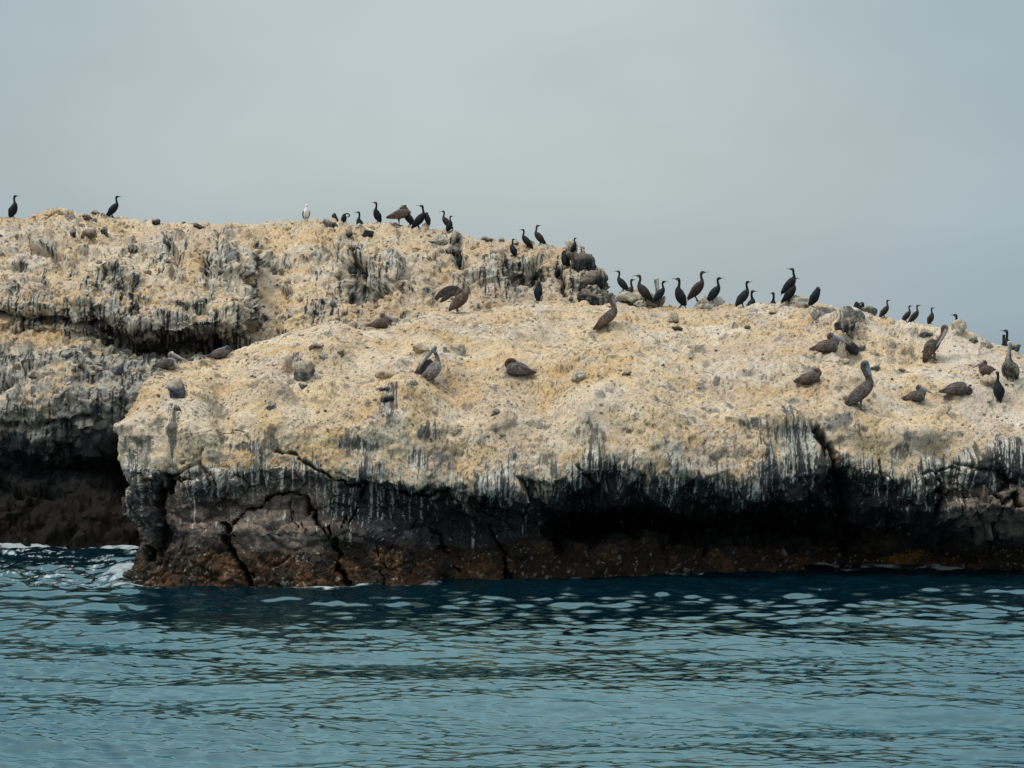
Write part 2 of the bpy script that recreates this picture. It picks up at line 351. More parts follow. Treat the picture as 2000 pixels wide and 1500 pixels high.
# colours
Nf = gnormal(P)*(-1 if FLIP_N else 1)
lip = np.interp(PXn, [230, 300, 400, 480, 560, 640, 760, 860, 930, 1000, 1050, 1100, 1150, 1200, 1300, 1400, 1450, 1500, 1560, 1600, 1640, 1700, 1750, 1800, 1850, 1900, 1950, 2000, 2100], [890, 885, 900, 905, 893, 905, 912, 925, 920, 905, 915, 905, 862, 880, 885, 905, 900, 880, 862, 850, 868, 880, 905, 885, 885, 870, 850, 850, 850])
st = streaks(P, 81, 13, .9); st2 = streaks(P, 88, 24, .45)
C = guano_colour(P, 101, pale=.0)
C = mixc(C, PALE*.98, (sstep(1560, 1700, PXn)*.42*(1-sstep(760, 830, PYn)*.5))*sstep(-.5, .3, fbm(P*1.4, 3, 120)))
rk = mixc(np.broadcast_to(ROCK, P.shape), ROCKB, sstep(-.2, .5, fbm(P*.7, 4, 130)+.5*sstep(1000, 500, PXn)*sstep(950, 990, PYn)))
rk = mixc(rk, ROCKG*.75, sstep(.2, .7, fbm(P*2.4, 4, 133))*.6)
slz = np.maximum(sstep(720, 600, PXn)*sstep(300, 340, PXn), sstep(1830, 1860, PXn)*.7)*sstep(935, 965, PYn)*sstep(1085, 1040, PYn)
rk = mixc(rk, np.array((.20, .15, .12)), slz*sstep(-.7, .2, fbm(P*1.1, 4, 136)))  # brown slabs, painted paler where they catch the light
rk = rk*(1+.6*fbm(P*7, 4, 135, .65)[..., None]).clip(.3, 2)
q = PYn-lip-14+(38*streaks(P, 83, 7, .4)+18*st)*(.35+1.1*sstep(-.35, .5, fbm(P*.55, 3, 84)))+22*fbm(P*1.3, 4, 140)+20*fbm(P*np.array((10, 10, 6)), 4, 141, .65)
M = np.maximum(sstep(-6, 10, q), sstep(.12, .35, CD))
M = np.maximum(M, sstep(.30, .50, fbm(P*np.array((2.6, 2.0, 1.6)), 4, 150, .6)+.15*st-.55*(1-sstep(-95, -10, PYn-lip))*1)*.85)
# white run-off between the crust and the bare rock
wz = np.exp(-np.clip(PYn-lip-14, 0, None)/(26+34*sstep(-.3, .5, fbm(P*.6, 3, 85))))*sstep(-70, 0, PYn-lip)
Wm = sstep(.04, .24, .9*st2+.40*fbm(P*np.array((12, 6, 7)), 4, 160, .65)-.62*(1-wz)+.08)*sstep(-60, 5, PYn-lip)
Wm = np.maximum(Wm, sstep(.22, .34, streaks(P, 93, 17, .30)-.5*(1-wz))*sstep(-10, 20, PYn-lip))
Wm *= (PYn < lip+150)*(1-sstep(.08, .25, CD))
# darker patches and stones
stn = sstep(.58, .72, fbm(P*np.array((3.1, 3.1, 2.6)), 4, 170))*(1-below)
for (zx, zy, rx, ry) in ((1650, 645, 34, 36), (757, 800, 18, 30), (580, 700, 14, 14), (830, 845, 22, 20), (340, 850, 14, 60), (820, 900, 26, 40), (1470, 830, 30, 12), (1560, 850, 60, 40), (1610, 622, 30, 14), (1160, 880, 26, 30), (1000, 895, 10, 25), (1960, 880, 50, 22), (1540, 800, 20, 24), (700, 870, 60, 14), (470, 870, 40, 14)):
    z = np.exp(-(((PXn-zx)/rx)**2+((PYn-zy)/ry)**2)); M = np.maximum(M, sstep(.42, .62, z*.95+.35*st+.18*fbm(P*5, 3, 175)-.05)); Wm = np.maximum(Wm, sstep(.1, .5, z)*sstep(.15, .35, st2)*.8)
rk = mixc(rk, np.array((.17, .155, .13)), np.exp(-(np.clip(PYn-lip, 0, None)/38)**2)*.35)
C = mixc(C, rk, np.clip(M, 0, 1))
C = mixc(C, np.broadcast_to(ROCKG*1.6, P.shape), stn*.7)
C = mixc(C, np.broadcast_to(WHITE, P.shape)*(.8+.25*fbm(P*12, 2, 180))[..., None], np.clip(Wm, 0, 1)*np.clip(M, 0, 1)*.9*(1-musm))
org = np.exp(-((PXn-1768)/48)**2-((PYn-1085)/20)**2); mm = np.maximum(sstep(-.05, .45, fbm(P*1.5, 4, 190)), sstep(.25, .6, org+.2*fbm(P*4, 3, 193)))*sstep(1060, 1100, PYn+16*vnoise(P*1.5, 191))
mc = mixc(np.broadcast_to(MUS, P.shape), MUSO, np.clip(mm*(.1+1.5*mi)*(1+.8*fbm(P*16, 3, 192, .65)), 0, 1))
mc = mixc(mc, np.array((.26, .13, .03)), sstep(.35, .7, org+.25*fbm(P*5, 3, 194))*.8)
bar = (idn*0+1)*sstep(.0, 1, (mi > .95)*1.0)
mc = mixc(mc, np.array((.32, .29, .24)), bar*.55)
C = mixc(C, mc, musm*(row < 240))
b1, b2, bi = worley(P*26, 66); spk = ((bi > .965) & (b1 < .28))*sstep(1020, 1045, PYn)*(row < 240)
C = mixc(C, np.array((.42, .42, .40)), spk*.8)
C = C*(1-.5*np.clip(CD/.4, 0, 1)[..., None]*below[..., None]*0)
WET = C
near_island = grid_obj('near_rock', P, np.clip(C, .004, .75), rock_mat, flip=FLIP_N)
tagd(near_island, kind='structure')
PN, NN = P, Nf

# ------------------------------------------------------------------ far island
BCP = [(-400, 440), (0, 420), (60, 419), (88, 407), (130, 407), (165, 416), (200, 417), (240, 427), (300, 437), (360, 432), (400, 437), (470, 433), (540, 432), (600, 431), (650, 431), (690, 438), (760, 434), (830, 439), (870, 447), (905, 457), (950, 466), (1000, 470), (1050, 478), (1082, 483), (1110, 478), (1135, 484), (1150, 500), (1165, 530), (1185, 570), (1200, 592)]
BCY = [(-400, 75), (700, 75), (900, 73.5), (1050, 72), (1150, 70), (1200, 69)]
LEDG = [(-400, 1), (430, 1), (487, .9), (515, 0), (1200, 0)]
def far_col(px):
    cp, cy, lg = I(px, BCP), I(px, BCY), I(px, LEDG)
    ov = I(px, [(-400, .35), (60, .4), (200, .8), (280, 1), (430, 1), (480, .8), (515, 0), (1200, 0)])
    se = I(px, [(-400, 800), (0, 795), (100, 790), (200, 775), (300, 745), (500, 740)])
    m = lambda a, b: a*lg+b*(1-lg)
    lp = I(px, [(-400, 585), (0, 592), (70, 602), (150, 588), (200, 604), (245, 630), (300, 642), (350, 636), (400, 628), (450, 632), (487, 646), (520, 648)])
    k7 = I(px, [(-400, 652), (0, 652), (150, 660), (210, 676), (260, 694)]); k6 = I(px, [(-400, 690), (0, 688), (150, 698), (260, 714)])
    c = [(px, z2py(-2, 61), 61), (px, z2py(0, 61.1), 61.1), (px, 1010, 61.8), (px, 925, 63.2+1.0*I(px, [(60, 0), (150, 1), (250, 2), (400, 2)])), (px, 855, m(62.3, 63)), (px, se, m(61.9, 64.0)),
         (px, m(k6, 705), m(63.9, 65.0)), (px, m(k7, 668), m(65.0+1.8*ov*sstep(180, 260, px), 65.8)), (px, m(min(lp+32, k7-8), 648), m(65.0+.5*ov*sstep(150, 260, px), 66.2)), (px, m(lp, 618), m(64.8, 67.0)),
         (px, lp+(cp-lp)*.38, m(66.6, 68.6)-.02*(75-cy)), (px, lp+(cp-lp)*.72, m(70.0, 71.0)-.5*(75-cy)*.7), (px, cp, cy)]
    zc = HC-(cp-PYH)/F*cy
    c += [(px, z2py(zc-.5, cy+2), cy+2), (px, z2py(zc-3, cy+6), cy+6), (px, z2py(-2, cy+12), cy+12)]
    return c
bx_ = list(range(-400, 0, 80))+list(range(0, 480, 30))+[487, 500, 515, 540]+list(range(570, 1090, 30))+[1100, 1120, 1135, 1150, 1165, 1185, 1200]
ctrl = [far_col(p) for p in bx_]
last = ctrl[-1]
ctrl.append([(a+8, b+20, Yy+3) for a, b, Yy in last]); ctrl.append([(a-30, b+60, Yy+8) for a, b, Yy in last])
ctrl = np.array(ctrl, float)
axis = np.array(bx_+[1215, 1260], float)
ust = np.concatenate([np.arange(-400, -10, 4.0), np.arange(-10, 1260, 1.6)])
cols = np.interp(ust, axis, np.arange(len(axis)))
rows_per = [5, 24, 34, 34, 34, 44, 26, 24, 34, 60, 50, 60, 16, 14, 10]
G = resample(ctrl, rows_per, cols); G = blur(G, 5, 6)
PXf, PYf = G[..., 0].copy(), G[..., 1].copy()
P = to_world(G); N = gnormal(P); FL2 = N[300, 400, 1] > 0
if FL2: N = -N
row = np.arange(G.shape[0])[:, None]*np.ones((1, G.shape[1]))
back = sstep(0, 16, row-sum(rows_per[:12])); vis = 1-back
shelf = sstep(880, 800, PYf); low = 1-shelf
crd = 1-.8*np.exp(-((row-sum(rows_per[:12]))/40)**2)
D = (.38*fbm(P*.33, 3, 201)+.17*fbm(P*.9, 4, 202))*crd
D += low*.35*ridged(P*.5, 4, 203)
D -= .55*np.exp(-((PXf-540+.1*(PYf-500))/34)**2)*sstep(430, 500, PYf)
for (bx, by, rx, ry, h) in ((700, 575, 44, 26, -.5), (770, 545, 34, 40, .55), (705, 520, 40, 26, .5), (960, 545, 60, 34, .5), (1040, 530, 40, 14, -.7), (1090, 560, 50, 40, .5), (340, 560, 60, 40, .35), (430, 520, 26, 40, .5), (105, 480, 50, 22, .5), (105, 512, 50, 10, -.4), (230, 520, 40, 30, .3), (330, 610, 40, 10, .4), (620, 610, 60, 16, .3), (870, 560, 40, 60, -.3), (440, 600, 30, 24, .4)):
    D += h*np.exp(-(((PXf-bx)/rx)**2+((PYf-by)/ry)**2)**1.3)
P = P+N*D[..., None]
cx, cy_ = PXf+10*vnoise(P*1.2, 271)+3*vnoise(P*5, 273), PYf+7*vnoise(P*1.2, 272)+2*vnoise(P*5, 274)
CD = np.zeros(PXf.shape)
for pts, wd, dp in (([(-60, 600), (40, 618), (75, 632), (110, 628), (150, 634), (210, 636)], 5, .5), ([(60, 560), (100, 566)], 4, .3), ([(670, 520), (690, 535), (710, 545)], 9, .7), ([(690, 548), (760, 590), (792, 560), (790, 535)], 6, .5), ([(0, 830), (60, 836), (180, 815)], 5, .4),
                    ([(1000, 530), (1020, 535), (1040, 512)], 8, .7), ([(1080, 520), (1095, 560), (1110, 585)], 7, .6), ([(890, 480), (895, 520), (905, 540)], 6, .4), ([(330, 470), (345, 540)], 5, .35), ([(390, 500), (402, 560)], 5, .35), ([(425, 470), (432, 540)], 5, .35), ([(860, 558), (930, 570)], 4, .25)):
    CD = np.maximum(CD, np.exp(-(polydist(cx, cy_, pts)/wd)**2)*dp)
N = gnormal(P)*(-1 if FL2 else 1)
k1_, k2_, ki, tk1 = worley(P*np.array((.7, .45, .9))+.12*vnoise(P*1.5, 8)[..., None], 212, True)
k1_, k2_, kj, tk2 = worley(P*np.array((1.9, 1.1, 2.6))+.12*vnoise(P*3, 8)[..., None], 213, True)
rough = np.clip(low+sstep(.75, .35, N[..., 2]), 0, 1)*vis
D2 = -CD*vis+rough*(.36*tk1+.20*tk2+.10*(kj-.5))
for sc_, dens, am, sd_ in ((1.5, .16, .20, 241), (2.9, .26, .12, 242), (6.0, .36, .06, 243)):
    a1, a2, ai = worley(P*sc_*np.array((1, .8, 1.1))+.15*vnoise(P*4, 3)[..., None], sd_)
    rad = .32+.3*(ai/dens); hh = np.where(ai < dens, np.sqrt(np.clip(rad**2-a1**2, 0, None))/rad, 0)
    D2 += hh*am*(.5+.5*shelf)*vis
    if sc_ < 2: KN = hh
    elif sc_ < 4: KN2 = hh
D2 += .10*fbm(P*2.0, 4, 251)+.04*fbm(P*7, 4, 252, .62)
D2 += .015*(np.clip(np.abs(N[..., 2]), 0, 1) < .75)*fbm(P*np.array((7, 4, .8)), 3, 255)
P = P+N*D2[..., None]; Nf = gnormal(P)*(-1 if FL2 else 1)
Ns = blur(Nf, 3, 3)
st = streaks(P, 281, 8, .7); st2 = streaks(P, 288, 15, .35)
C = guano_colour(P*.85, 301, pale=.12)
C = mixc(C, PNK*.95, sstep(500, 1000, PXf)*.4)
rk = mixc(np.broadcast_to(ROCK*.9, P.shape), ROCKG*.55, sstep(-.1, .6, fbm(P*1.6, 4, 333)))
rk = rk*(1+.5*fbm(P*5, 3, 335)[..., None]).clip(.3, 2)
steep = sstep(.68, .30, Ns[..., 2])
M = sstep(.42, .58, steep*.60+.36*st+.22*fbm(P*1.5, 4, 340)+.25*fbm(P*8, 4, 341, .65))
zone = np.zeros(P.shape[:2])
for (zx, zy, rx, ry, a) in ((330, 500, 34, 60, .9), (190, 560, 60, 40, .9), (60, 600, 90, 30, .7), (430, 545, 34, 60, .8), (700, 545, 60, 60, 1), (770, 550, 40, 44, 1), (960, 550, 60, 44, .8), (1080, 545, 60, 60, .85), (1140, 520, 46, 60, 1.1), (640, 620, 70, 22, .8), (110, 620, 120, 26, 1), (230, 620, 60, 40, 1), (350, 640, 60, 60, .8), (890, 480, 30, 30, .6), (1020, 510, 50, 20, .8), (880, 570, 60, 30, .5), (690, 470, 40, 20, .4), (560, 600, 40, 30, .3), (620, 530, 18, 22, .6)):
    zone = np.maximum(zone, a*np.exp(-(((PXf-zx)/rx)**2+((PYf-zy)/ry)**2)))
M = np.maximum(M, sstep(.38, .55, zone*.66+.42*st+.2*fbm(P*3, 4, 343, .6)+.25*fbm(P*8, 4, 344, .65)))
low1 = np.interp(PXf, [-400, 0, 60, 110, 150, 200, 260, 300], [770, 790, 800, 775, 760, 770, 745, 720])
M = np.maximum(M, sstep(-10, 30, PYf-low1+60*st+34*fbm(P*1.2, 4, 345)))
sh2 = sstep(672, 700, PYf)*sstep(860, 790, PYf)*(PXf < 520); M = np.maximum(M, sh2*sstep(.0, .30, fbm(P*2.6, 4, 347, .65)+.16+.5*sstep(120, 220, PXf)*sstep(690, 715, PYf)))
dk = np.maximum(KN*(_h(np.zeros(1, int), np.zeros(1, int), np.zeros(1, int), 1)*0+1)[0], 0)
M = np.maximum(M, sstep(.5, .9, KN)*sstep(.1, .3, fbm(P*1.1, 2, 349))*.9)
M = np.maximum(M, sstep(.4, .8, KN2)*sstep(.15, .35, fbm(P*1.4, 2, 350))*.85)
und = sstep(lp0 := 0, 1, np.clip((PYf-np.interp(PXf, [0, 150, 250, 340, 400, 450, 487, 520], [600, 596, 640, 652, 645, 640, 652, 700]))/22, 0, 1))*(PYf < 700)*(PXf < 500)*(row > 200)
M = np.maximum(M, und*sstep(120, 230, PXf)); rk = rk*(1-.55*(sstep(632, 655, PYf)*sstep(200, 270, PXf)*(PYf < 712)*(PXf < 505)))[..., None]  # bare rock; shade of the ledge cavity painted in by darkening it
Wm = sstep(.06, .22, st2+.30*fbm(P*np.array((9, 4, 5)), 4, 360, .65)-.04)
Wm = np.maximum(Wm, sstep(.20, .34, streaks(P, 293, 11, .2)+.12*sstep(700, 760, PYf)))
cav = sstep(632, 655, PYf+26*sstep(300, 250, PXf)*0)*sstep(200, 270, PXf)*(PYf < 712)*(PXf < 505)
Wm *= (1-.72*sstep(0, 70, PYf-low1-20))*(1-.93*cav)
Wm = np.maximum(Wm, cav*.7*sstep(.30, .42, streaks(P, 295, 11, .12)+.22*sstep(690, 640, PYf)))
Wm = Wm*(1-sstep(60, 130, PYf-low1+70*vnoise(np.stack([P[..., 0]*2.2, P[..., 1]*.1, P[..., 2]*0], -1), 365)))
Wm *= 1-.5*sh2
Wm = np.maximum(Wm, sh2*sstep(.12, .3, fbm(P*6, 3, 361))*.7)
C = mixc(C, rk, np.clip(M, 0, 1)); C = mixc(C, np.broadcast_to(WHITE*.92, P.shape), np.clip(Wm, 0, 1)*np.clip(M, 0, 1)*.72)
rkd = sstep(850, 920, PYf+20*vnoise(P, 369))*(row < 130); C = C*(1-.82*rkd)[..., None]  # shade of the low recess, multiplied into the far rock's colour
mus = sstep(960, 1030, PYf+20*vnoise(P, 370))*(row < 120); m1_, m2_, mi = worley(P*18, 371)
C = mixc(C, mixc(np.broadcast_to(MUS*.3, P.shape), MUSO*.12, np.clip(mi*sstep(-.3, .4, fbm(P, 3, 372)), 0, 1)), mus)  # mussel tones lowered as well, with the recess shade in them
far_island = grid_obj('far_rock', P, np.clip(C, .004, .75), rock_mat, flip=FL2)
tagd(far_island, kind='structure')
PF, NFv = P, Nf
# ------------------------------------------------------------------ sea
def wave_h(X, Y, detail=1):
    rng = np.random.RandomState(5); H = np.zeros_like(X)
    P3 = np.stack([X*.10, Y*.10, np.zeros_like(X)], -1)
    patch = .75+.6*sstep(-.3, .4, fbm(P3*np.array((1.6, 2.6, 1)), 3, 400)); 
    for lo, hi, n, slope, spread in ((5.0, 9.0, 5, .034, .5), (1.8, 4.2, 14, .034, .6), (.75, 1.7, 26, .055, .8), (.30, .62, 44, .078, .95), (.14, .30, 44, .095, .95)):
        if lo < .5 and not detail: continue
        for k in range(n):
            lam = lo*(hi/lo)**rng.rand(); th = math.radians(78)+rng.randn()*spread*.6
            kx, ky = math.cos(th)*2*math.pi/lam, math.sin(th)*2*math.pi/lam
            a = slope*lam/(2*math.pi)*math.sqrt(2.0/n)
            ph = kx*X+ky*Y+rng.rand()*6.283+.9*np.sin(X*.31*(1+rng.rand())+Y*.23+k)
            s = np.sin(ph); c_ = a*(s+.12*np.cos(2*ph))
            H += c_*(patch if lam < .72 else .75+.25*patch if lam < 2 else 1)*(sstep(48, 30, Y) if lam < .34 else 1+.9*sstep(39, 46, Y)*(Y < 62) if lam < 2 else 1)
    return H
wl_x = np.array([-40, 0]+[0]); 
# water edge of the near island per screen fan, for foam
def water_sheet(us, Ys):
    Yg = Ys[:, None]*np.ones((1, len(us))); Xg = us[None, :]*Yg
    H = wave_h(Xg, Yg)*(1-sstep(90, 200, Yg))
    return Xg, Yg, H
us = np.concatenate([np.linspace(-.6, -.24, 60)[:-1], np.linspace(-.24, .24, 820), np.linspace(.24, .6, 60)[1:]])
iv = 1/np.linspace(1/19.0, 1/66.0, 1150)
Ys = np.concatenate([np.array([2, 5, 8, 11, 14, 16, 17.5, 18.4]), iv, np.array([68, 71, 75, 80, 86, 95, 110, 130, 160, 220, 400, 900, 3000, 12000])])
Xg, Yg, H = water_sheet(us, Ys)
PXw = 1000+F*us[None, :]*np.ones((len(Ys), 1))
edge = np.interp(PXw, [a for a, b in WLY], [b for a, b in WLY])
edge = np.where(PXw < 300, np.interp(PXw, [225, 240, 300], [70, 48.3, 47.5]), edge)
W3 = np.stack([Xg, Yg*.5, np.zeros_like(Xg)], -1)
near = np.exp(-np.clip(edge-Yg, 0, None)/.9)*(PXw > 232)
n1 = fbm(W3*np.array((2.2, 5.0, 1)), 4, 420, .6); n2 = fbm(W3*np.array((.5, .9, 1)), 3, 421)
foam = sstep(.62, .95, near*.62+(n1*.5+.15*n2)*np.clip(near*3, 0, 1))*.75
lw = sstep(300, 215, PXw)*sstep(46.5, 50, Yg)
lace = 1-np.abs(fbm(W3*np.array((1.2, 3.2, 1))+.3*n1[..., None], 4, 423, .6))*3.2
foam = np.maximum(foam, lw*sstep(.55, .95, lace+.35*n2-.25+.25*sstep(150, 250, PXw))*.75)
surge = np.exp(-((PXw-245)/34)**2)*np.exp(-((Yg-50.5)/2.4)**2); foam = np.maximum(foam, sstep(.35, .7, surge+.5*n1*np.clip(surge*4, 0, 1))*.5)
bk = np.exp(-np.clip(60.9-Yg, 0, None)/.8)*(PXw < 250)*(Yg < 63); foam = np.maximum(foam, sstep(.5, .9, bk*.9+.5*n1*np.clip(bk*3, 0, 1))*.6)
fl = (vnoise(W3*np.array((9, 22, 1)), 430)+.6*vnoise(W3*np.array((2.0, 3, 1)), 431) > 1.75); foam = np.maximum(foam, fl*.7)
H = H+.22*surge+.06*lw*fbm(W3*np.array((1.5, 3, 1)), 3, 440)
Pw = np.stack([Xg, Yg, H], -1)
lee = np.clip(np.exp(-np.clip(edge-Yg, 0, None)/5.0), 0, 1)
Cw = np.stack([foam, lee, np.zeros_like(foam)], -1)
wm = bpy.data.materials.new('sea_water'); wm.use_nodes = True
t = wm.node_tree; N_ = t.nodes; K = t.links.new; N_.clear()
o_ = N_.new('ShaderNodeOutputMaterial')
tcn = N_.new('ShaderNodeTexCoord')
mp = N_.new('ShaderNodeMapping'); mp.inputs['Scale'].default_value = (.5, 1.15, 1); K(tcn.outputs['Object'], mp.inputs[0])
nb = N_.new('ShaderNodeTexNoise'); nb.inputs['Scale'].default_value = 6.5; nb.inputs['Detail'].default_value = 4; nb.inputs['Roughness'].default_value = .55; nb.inputs['Distortion'].default_value = .6; K(mp.outputs[0], nb.inputs['Vector'])
bp = N_.new('ShaderNodeBump'); bp.inputs['Distance'].default_value = .003; K(nb.outputs[0], bp.inputs['Height'])
bp2 = bp
gl = N_.new('ShaderNodeBsdfGlossy'); gl.inputs['Color'].default_value = (.50, .80, .86, 1); gl.inputs['Roughness'].default_value = .015; K(bp2.outputs[0], gl.inputs['Normal'])
df = N_.new('ShaderNodeBsdfDiffuse'); df.inputs['Color'].default_value = (.001, .010, .016, 1)
fr = N_.new('ShaderNodeFresnel'); fr.inputs['IOR'].default_value = 2.0; K(bp2.outputs[0], fr.inputs['Normal'])
ms = N_.new('ShaderNodeMixShader'); K(fr.outputs[0], ms.inputs[0]); K(df.outputs[0], ms.inputs[1]); K(gl.outputs[0], ms.inputs[2])
at = N_.new('ShaderNodeAttribute'); at.attribute_name = 'col'; sp = N_.new('ShaderNodeSeparateColor'); K(at.outputs['Color'], sp.inputs[0])
fo = N_.new('ShaderNodeBsdfDiffuse'); fo.inputs['Color'].default_value = (.55, .60, .62, 1)
ms2 = N_.new('ShaderNodeMixShader'); K(sp.outputs[0], ms2.inputs[0]); K(ms.outputs[0], ms2.inputs[1]); K(fo.outputs[0], ms2.inputs[2]); K(ms2.outputs[0], o_.inputs[0])
sea = grid_obj('sea', Pw, Cw, wm); tagd(sea, kind='structure')
# ------------------------------------------------------------------ ray tools
def bvh_of(o):
    me = o.data; n = len(me.vertices); co = np.empty(n*3, np.float32); me.vertices.foreach_get('co', co)
    q = np.empty(len(me.polygons)*4, np.int32); me.polygons.foreach_get('vertices', q)
    return BVHTree.FromPolygons(co.reshape(-1, 3).tolist(), q.reshape(-1, 4).tolist(), all_triangles=False)
BN, BF = bvh_of(near_island), bvh_of(far_island)
EYE = Vector((0, 0, HC))
STONES = []
def ray(px, py, which, stones=False):
    d = Vector(((px-1000)/F, 1, -(py-PYH)/F)).normalized()
    if stones:
        hs = [b.ray_cast(EYE, d) for b in STONES+([BN] if which == 'n' else [BF])]; hs = [h for h in hs if h[0] is not None]
        if hs:
            h = min(hs, key=lambda q: q[3]); return h[0], h[1]
        return None, None
    for b in ([BN, BF] if which == 'a' else [BN] if which == 'n' else [BF]):
        h = b.ray_cast(EYE, d)
        if h[0] is not None: return h[0], h[1]
    return None, None
def ground(x, y, which):
    b = BN if which == 'n' else BF
    h = b.ray_cast(Vector((x, y, 30)), Vector((0, 0, -1)))
    return h[0].z if h[0] is not None else 0
def find_foot(px, py, which, stones=False):
    for k in range(0, 60, 2):
        h, n = ray(px, py+k, which, stones)
        if h is not None: return h, n, py+k
    raise RuntimeError('no ground at %s %s' % (px, py))

# ------------------------------------------------------------------ loose boulders
import bmesh
_bm = bmesh.new(); bmesh.ops.create_icosphere(_bm, subdivisions=4, radius=1)
ICO = np.array([v.co[:] for v in _bm.verts]); ICOF = [[v.index for v in f.verts] for f in _bm.faces]; _bm.free()
stone_mat = make_mat('stone', .9, ((9, .05), (30, .025)), .22, pits=((11, .36, .46, .5), (27, .37, .45, .55)))
BCOL = {'grey': (.085, .095, .105), 'black': (.026, .026, .030), 'tan': (.46, .34, .21), 'pale': (.42, .38, .31), 'brown': (.15, .115, .09)}
def rock_shape(sx, sy, sz, seed, facet=.95):
    rng = np.random.RandomState(seed); D_ = ICO.copy(); r = np.full(len(D_), 9.0)
    for k in range(11):
        n = rng.randn(3); n /= np.linalg.norm(n); h = .5+.4*rng.rand(); dd = D_@n
        r = np.where(dd > .05, np.minimum(r, h/np.maximum(dd, .05)), r)
    r = np.minimum(r, 1.25)*facet+(1-facet)
    V = D_*r[:, None]; V = V/np.abs(V).max(0)
    V = V*np.array((sx, sy, sz))/2
    s = (sx*sy*sz)**(1/3)
    off = fbm(V/s*2.4+seed, 4, seed)*.10*s+fbm(V/s*9+seed, 4, seed+9, .65)*.035*s; w1, w2, wi = worley(V/s*1.6+seed, seed+2); off = off-.06*s*np.exp(-((w2-w1)/.07)**2)+.07*s*(wi-.5)
    return V+D_*off[:, None]
def boulder(px, py, wpx, hpx, kind, label, which='n', seed=1, streak=.5, tilt=0, depth=.8, push=0.0):
    """px,py = centre in the photograph; its foot meets the crust below"""
    h, n, pp = find_foot(px, py+hpx*.42, which)
    Y = h.y; sx, sz = wpx*Y/F, hpx*Y/F*1.12
    V = rock_shape(sx, max(sx, sz)*depth, sz, seed)
    a = math.radians(tilt); V = V@np.array(Matrix.Rotation(a, 3, 'Y')).T
    x, y = h.x, h.y+max(sx, sz)*depth*.30+push; z = h.z+sz*.30
    n_ = V/np.linalg.norm(V, axis=1, keepdims=True)
    W = V+np.array((x, y, z))
    base = np.array(BCOL[kind]); C_ = np.broadcast_to(base, V.shape)*(1+.35*fbm(W*6, 3, seed+3))[:, None]
    up = n_[:, 2]
    cap = sstep(.15, .6, up+.35*fbm(W*4, 3, seed+5)); C_ = mixc(C_, np.array((.50, .41, .29)), cap*(.8 if kind != 'black' else .3))
    s_ = streaks(W, seed+7, 14, .9); sm = sstep(.05, .35, s_)*streak
    C_ = mixc(C_, WHITE*.9, sm*.7)
    me = bpy.data.meshes.new('boulder'); me.from_pydata(V.tolist(), [], ICOF); me.polygons.foreach_set('use_smooth', [True]*len(ICOF))
    at_ = me.color_attributes.new('col', 'FLOAT_COLOR', 'POINT'); c4 = np.ones((len(V), 4), np.float32); c4[:, :3] = np.clip(C_, .01, .7); at_.data.foreach_set('color', c4.reshape(-1))
    me.materials.append(stone_mat)
    o = bpy.data.objects.new('boulder', me); SC.collection.objects.link(o); o.location = (x, y, z)
    tagd(o, label, 'boulder', 'boulders stuck in the guano crust')
    return o
